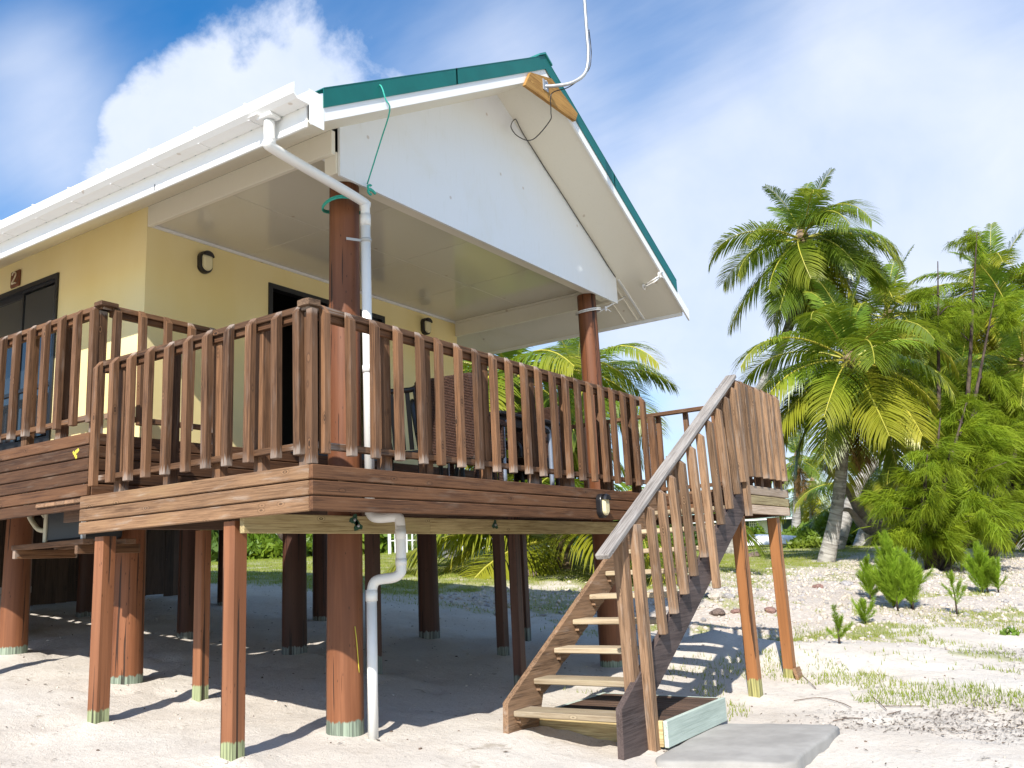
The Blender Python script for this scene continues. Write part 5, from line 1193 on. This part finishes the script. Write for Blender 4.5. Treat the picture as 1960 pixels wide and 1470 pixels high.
# white fence
f0 = gp(746, 1062, 31); f1 = gp(975, 1050, 33)
WF = thing('white_fence', 'white tubular metal fence at the back of the lawn', 'fence', tuple(f0))
dv = (f1-f0); nf = 22
for i in range(nf+1):
    if i in (9, 10): continue
    p = f0+dv*(i/nf); p.z = G1(p.x, p.y); bar('fence_picket', p-Vector((0, 0, .05)), p+Vector((0, 0, 1.05)), .05 if i else .10, .05, 'white_metal', WF, side=dv)
for h in (.45, .98):
    a_ = f0+Vector((0, 0, h)); b_ = f0+dv*(8/nf)+Vector((0, 0, h)); bar('fence_rail', a_, b_, .04, .03, 'white_metal', WF)
    a_ = f0+dv*(11/nf)+Vector((0, 0, h+.02)); b_ = f1+Vector((0, 0, h)); bar('fence_rail', a_, b_, .04, .03, 'white_metal', WF)
tk = gp(1137, 1052, 33); lathe('body', [(.75, 0), (.75, .3), (.73, .32), (.75, .35), (.75, .7), (.73, .72), (.75, .75), (.75, 1.2), (.5, 1.35), (.12, 1.45)], 'tank_green', thing('water_tank', 'round green plastic water tank behind the stairs', 'water tank', tuple(tk)), tuple(tk), 28)
bn = gp(1006, 1078, 23.5); bT = thing('black_planter', 'black plastic planter bag under the palm fronds behind the posts', 'planter', tuple(bn))
lathe('bag', [(.20, 0), (.24, .1), (.26, .45), (.24, .47), (.22, .42)], 'bin_black', bT, tuple(bn), 14); link('planter_grass', bush_mesh('foliage', 120, .25, 'shrub_dark', 8, .13), bT, Matrix.Translation(bn+Vector((0, 0, .5))))
hk = thing('hammock', 'orange hammock slung between trunks at the right edge', 'hammock', tuple(atd(1942, 1036, 42)))
tube('hammock_cloth', [atd(1925, 1033, 42), atd(1936, 1040, 42), atd(1944, 1036, 42), atd(1953, 1022, 42)], .1, 'hammock_orange', hk, 8, True, [.04, .15, .14, .03], sm=4)
for i, (px, D) in enumerate(((1918, 40), (1950, 44), (1890, 37))):
    tag(tube('background_trunk', [gp(px, 1045, D)-Vector((0, 0, .3)), atd(px-2, 980, D), atd(px-4, 880, D)], .3, 'palm_bark', None, 10, True, [.42, .26, .22], sm=4), ['pale swollen palm trunk base left of the orange hammock', 'dark palm trunk right of the orange hammock', 'pale trunk half hidden by the casuarina sprays'][i], 'tree trunk', 'bare trunks in the right background')
cn = gp(1046, 1088, 20.5); link('husk', NUT, thing('fallen_coconut', 'dry coconut lying beside the young palm', 'coconut', tuple(cn)), Matrix.Translation(cn+Vector((0, 0, .1))) @ Matrix.Scale(1.2, 4))
pl = [o for o in bpy.data.objects if o.name.startswith('husk')][0]; pl.data = pl.data.copy(); pl.data.materials[0] = MT['coconut_husk']

# ------------------------------------------------------------------ stones, litter, grass
def rockmesh(seed, mat, sub=2):
    import bmesh
    bm = bmesh.new(); bmesh.ops.create_icosphere(bm, subdivisions=sub, radius=1); rr = np.random.RandomState(seed); off = rr.rand(3)*50
    for v in bm.verts:
        n_ = vn(np.array([v.co.x*1.6+off[0]]), np.array([v.co.y*1.6+v.co.z*1.3+off[1]]))[0]; v.co *= .7+.6*n_
        v.co.z *= .62
    me = bpy.data.meshes.new('rock'); bm.to_mesh(me); bm.free(); me.materials.append(MT[mat]); return me
simple('coral_pale', (.50, .44, .37), .95, .2, 0, .25, 5, .8, 18); simple('coral_grey', (.34, .32, .31), .95, .2, 0, .4, 5, .8, 18); simple('coral_red', (.25, .15, .125), .95, .2, 0, .4, 5, .6, 18)
simple('dark_rock', (.16, .12, .10), .95, .2, 0, .4, 5, .9, 14)
RK = [rockmesh(i, m_) for i, m_ in enumerate(['coral_pale', 'coral_grey', 'coral_pale', 'coral_red', 'dark_rock'])]
rocks = [(1395, 1150, .10, 1, 'grey stone right of the stair stringer'), (1370, 1145, .12, 0, 'pale stone just right of the stair balusters'), (1475, 1172, .10, 3, 'dark reddish stone between the landing posts'), (1410, 1178, .08, 3, 'reddish stone left of the near landing post'),
    (1640, 1137, .11, 0, 'pale rounded boulder on the rubble bank'), (1620, 1122, .13, 1, 'grey flat stone on the rubble bank'), (1635, 1130, .12, 0, 'pale stone touching the rounded boulder'), (1566, 1130, .10, 3, 'rusty brown stone between posts and saplings'), (1870, 1175, .07, 1, 'small grey stone alone on open sand'),
    (1784, 1098, .16, 0, 'pale stone at the foot of the casuarina'), (1822, 1095, .18, 4, 'black rock beside the casuarina trunk'), (1442, 1066, .22, 4, 'dark low rock on the far lawn'), (1375, 1185, .14, 4, 'black weathered rock beside the stair stringer'), (1012, 1104, .20, 4, 'brown volcanic rock on the lawn behind the stilts')]
for px, py, s, k, lb in rocks:
    # find the distance at which the picture ray meets the ground
    D = 7.0
    while D < 60:
        p = atd(px, py, D)
        if p.z < G1(p.x, p.y): break
        D += .25
    p = atd(px, py, D); tag(link('stone', RK[k], None, Matrix.Translation((p.x, p.y, G1(p.x, p.y)+s*.1)) @ Matrix.Rotation(R0.uniform(0, 6), 4, 'Z') @ Matrix.Scale(s, 4)), lb, 'stone', 'single stones on the ground')
def scatter(n, xr, yr, dens, seed):
    r = np.random.RandomState(seed); x = r.uniform(*xr, n); y = r.uniform(*yr, n); k = r.rand(n) < dens(x, y); return x[k], y[k], r
def stones(name, label, x, y, r, smin, smax, mat, pw=3):
    ico = RK_low; n = len(x); z = gz(x, y)+micro(x, y); s = smin+(smax-smin)*r.rand(n)**pw; a = r.rand(n)*6.28; ca, sa = np.cos(a), np.sin(a)
    base = ico[0][r.randint(0, len(ico[0]), n)]; sc = np.stack([s, s*r.uniform(.6, 1, n), s*r.uniform(.4, .8, n)], 1)
    P = base*sc[:, None, :]; X_ = P[..., 0]*ca[:, None]-P[..., 1]*sa[:, None]; Y_ = P[..., 0]*sa[:, None]+P[..., 1]*ca[:, None]
    V = np.stack([X_+x[:, None], Y_+y[:, None], P[..., 2]+z[:, None]+s[:, None]*.1], -1).reshape(-1, 3); nv = base.shape[1]
    T = (ico[1][None]+(np.arange(n)*nv)[:, None, None]).reshape(-1, 3); return tag(link(name, fastmesh(name, V, T, mat)), label, kind='stuff')
import bmesh
_b = bmesh.new(); bmesh.ops.create_icosphere(_b, subdivisions=1, radius=1); _v = np.array([v.co[:] for v in _b.verts]); _f = np.array([[v.index for v in f.verts] for f in _b.faces]); _b.free()
RK_low = (np.stack([_v*(.65+.7*np.random.RandomState(i).rand(len(_v), 1)) for i in range(8)]), _f)
inhouse = lambda x, y: ((x > 0) & (x < 6) & (y > 1) & (y < 12))
x, y, r = scatter(60000, (6.5, 26), (-5, 9), lambda x, y: rubble(x, y)*.5, 1); stones('coral_rubble', 'pale coral rubble covering the bank', x, y, r, .008, .06, 'coral_pale')
x, y, r = scatter(30000, (6.5, 24), (-5, 8), lambda x, y: rubble(x, y)*.14, 2); stones('grey_rubble', 'darker broken coral scattered through the bank', x, y, r, .008, .07, 'coral_grey')
x, y, r = scatter(26000, (-5, 24), (-5, 14), lambda x, y: np.where(np.hypot(x+4, y+4) < 30, .22, 0), 3); stones('shell_bits', 'small bits of shell and coral on the sand', x, y, r, .004, .02, 'coral_pale')
x, y, r = scatter(9000, (-4, 20), (-5, 12), lambda x, y: .12+.6*ss(fbm(x*1.2+5, y*1.2+3), .52, .62), 4); stones('dark_crumbs', 'dark bark crumbs and seaweed bits on the sand', x, y, r, .004, .016, 'twig')
def blades(name, label, x, y, r, h, w, mat, lean=.5):
    n = len(x); z = gz(x, y)+micro(x, y); a = r.rand(n)*6.28; hh = h*r.uniform(.5, 1.3, n); d = np.stack([np.cos(a), np.sin(a)], 1); b = r.rand(n)*6.28; t = np.stack([np.cos(b), np.sin(b)], 1)*lean*hh[:, None]*r.rand(n, 1)
    P0 = np.stack([x-d[:, 0]*w/2, y-d[:, 1]*w/2, z-.005], 1); P1 = np.stack([x+d[:, 0]*w/2, y+d[:, 1]*w/2, z-.005], 1); P2 = np.stack([x+t[:, 0], y+t[:, 1], z+hh], 1)
    V = np.stack([P0, P1, P2], 1).reshape(-1, 3); return tag(link(name, fastmesh(name, V, np.arange(3*n).reshape(n, 3), mat)), label, kind='stuff')
x, y, r = scatter(420000, (5, 42), (-4, 26), lambda x, y: lawn(x, y)*np.clip(26/np.hypot(x+4, y+4)-.35, 0, 1)*.9, 5); blades('lawn_grass', 'short sparse lawn grass', x, y, r, .05, .014, 'grass_blade')
strip = lambda x, y: np.clip(ss(fbm(x*1.3+2, y*1.3+8)+.10*np.sin(x*2.1-y), .50, .60)*ss(np.hypot(x+4, y+4), 8.0, 9.5)*(1-ss(np.hypot(x+4, y+4), 14, 17))*ss(-y, -1.5, 1.2), 0, 1)
x, y, r = scatter(160000, (2.5, 14), (-7, 1.5), lambda x, y: strip(x, y)*.5, 6); blades('sparse_beach_grass', 'thin patches of beach grass on the sand', x, y, r, .06, .010, 'grass_blade', .9)
def litter(name, label, x, y, r, s, mat):
    n = len(x); z = gz(x, y)+micro(x, y)+.006; a = r.rand(n)*6.28; L = s*r.uniform(.4, 1.6, n); w = L*r.uniform(.05, .35, n); d = np.stack([np.cos(a), np.sin(a), r.normal(size=n)*.12], 1); e = np.stack([-np.sin(a), np.cos(a), r.normal(size=n)*.2], 1); c = np.stack([x, y, z+.004], 1)
    V = np.stack([c-d*L[:, None], c+e*w[:, None], c+d*L[:, None], c-e*w[:, None]], 1).reshape(-1, 3); return tag(link(name, fastmesh(name, V, np.arange(4*n).reshape(n, 4), mat, 4)), label, kind='stuff')
lit = lambda x, y: ss(fbm(x*.9+12, y*.9+5), .40, .55)*ss(np.hypot(x+4, y+4), 6.5, 8.5)*(1-ss(np.hypot(x+4, y+4), 12, 14))*ss(-y-x*.12+.2, 1.0, 2.6)
x, y, r = scatter(190000, (1, 11), (-8, .5), lambda x, y: lit(x, y)*.8, 7); litter('leaf_litter', 'dry brown needles and twigs on the sand at lower right', x, y, r, .017, 'litter_leaf')  # real litter, its density and dark tone also put some shading on this corner
x, y, r = scatter(5000, (-4, 16), (-5, 9), lambda x, y: np.full(x.shape, .5), 8); litter('sand_debris', 'scattered dry leaves and seaweed scraps on the sand', x, y, r, .022, 'litter_leaf')
# single twigs
for i, (pts, lb) in enumerate([([(1520, 1345), (1570, 1340), (1610, 1350), (1630, 1358)], 'long thin twig on open sand right of the concrete slab'), ([(1670, 1338), (1685, 1352), (1697, 1362)], 'short thick twig lying on open sand'), ([(1698, 1373), (1712, 1369), (1725, 1364)], 'forked little twig below the short thick one'),
        ([(1530, 1292), (1545, 1305), (1562, 1322)], 'pale stem trailing from the board at the far landing post'), ([(1595, 1384), (1625, 1381), (1652, 1378)], 'thin twig near the bottom edge of the sand'), ([(1690, 1355), (1730, 1358), (1770, 1357)], 'reddish thin twig on open sand')]):
    Q_ = []
    for px, py in pts:
        D = 4.0
        while D < 20 and atd(px, py, D).z > G1(atd(px, py, D).x, atd(px, py, D).y): D += .05
        p = atd(px, py, D); Q_.append((p.x, p.y, G1(p.x, p.y)+.012+.006*(len(Q_) % 2)))
    tag(tube('twig', Q_, .0042, 'twig', None, 5, sm=4), lb, 'twig', 'single twigs on the sand')
print('objects', len(bpy.data.objects), 'tris', sum(len(m.polygons) for m in bpy.data.meshes))
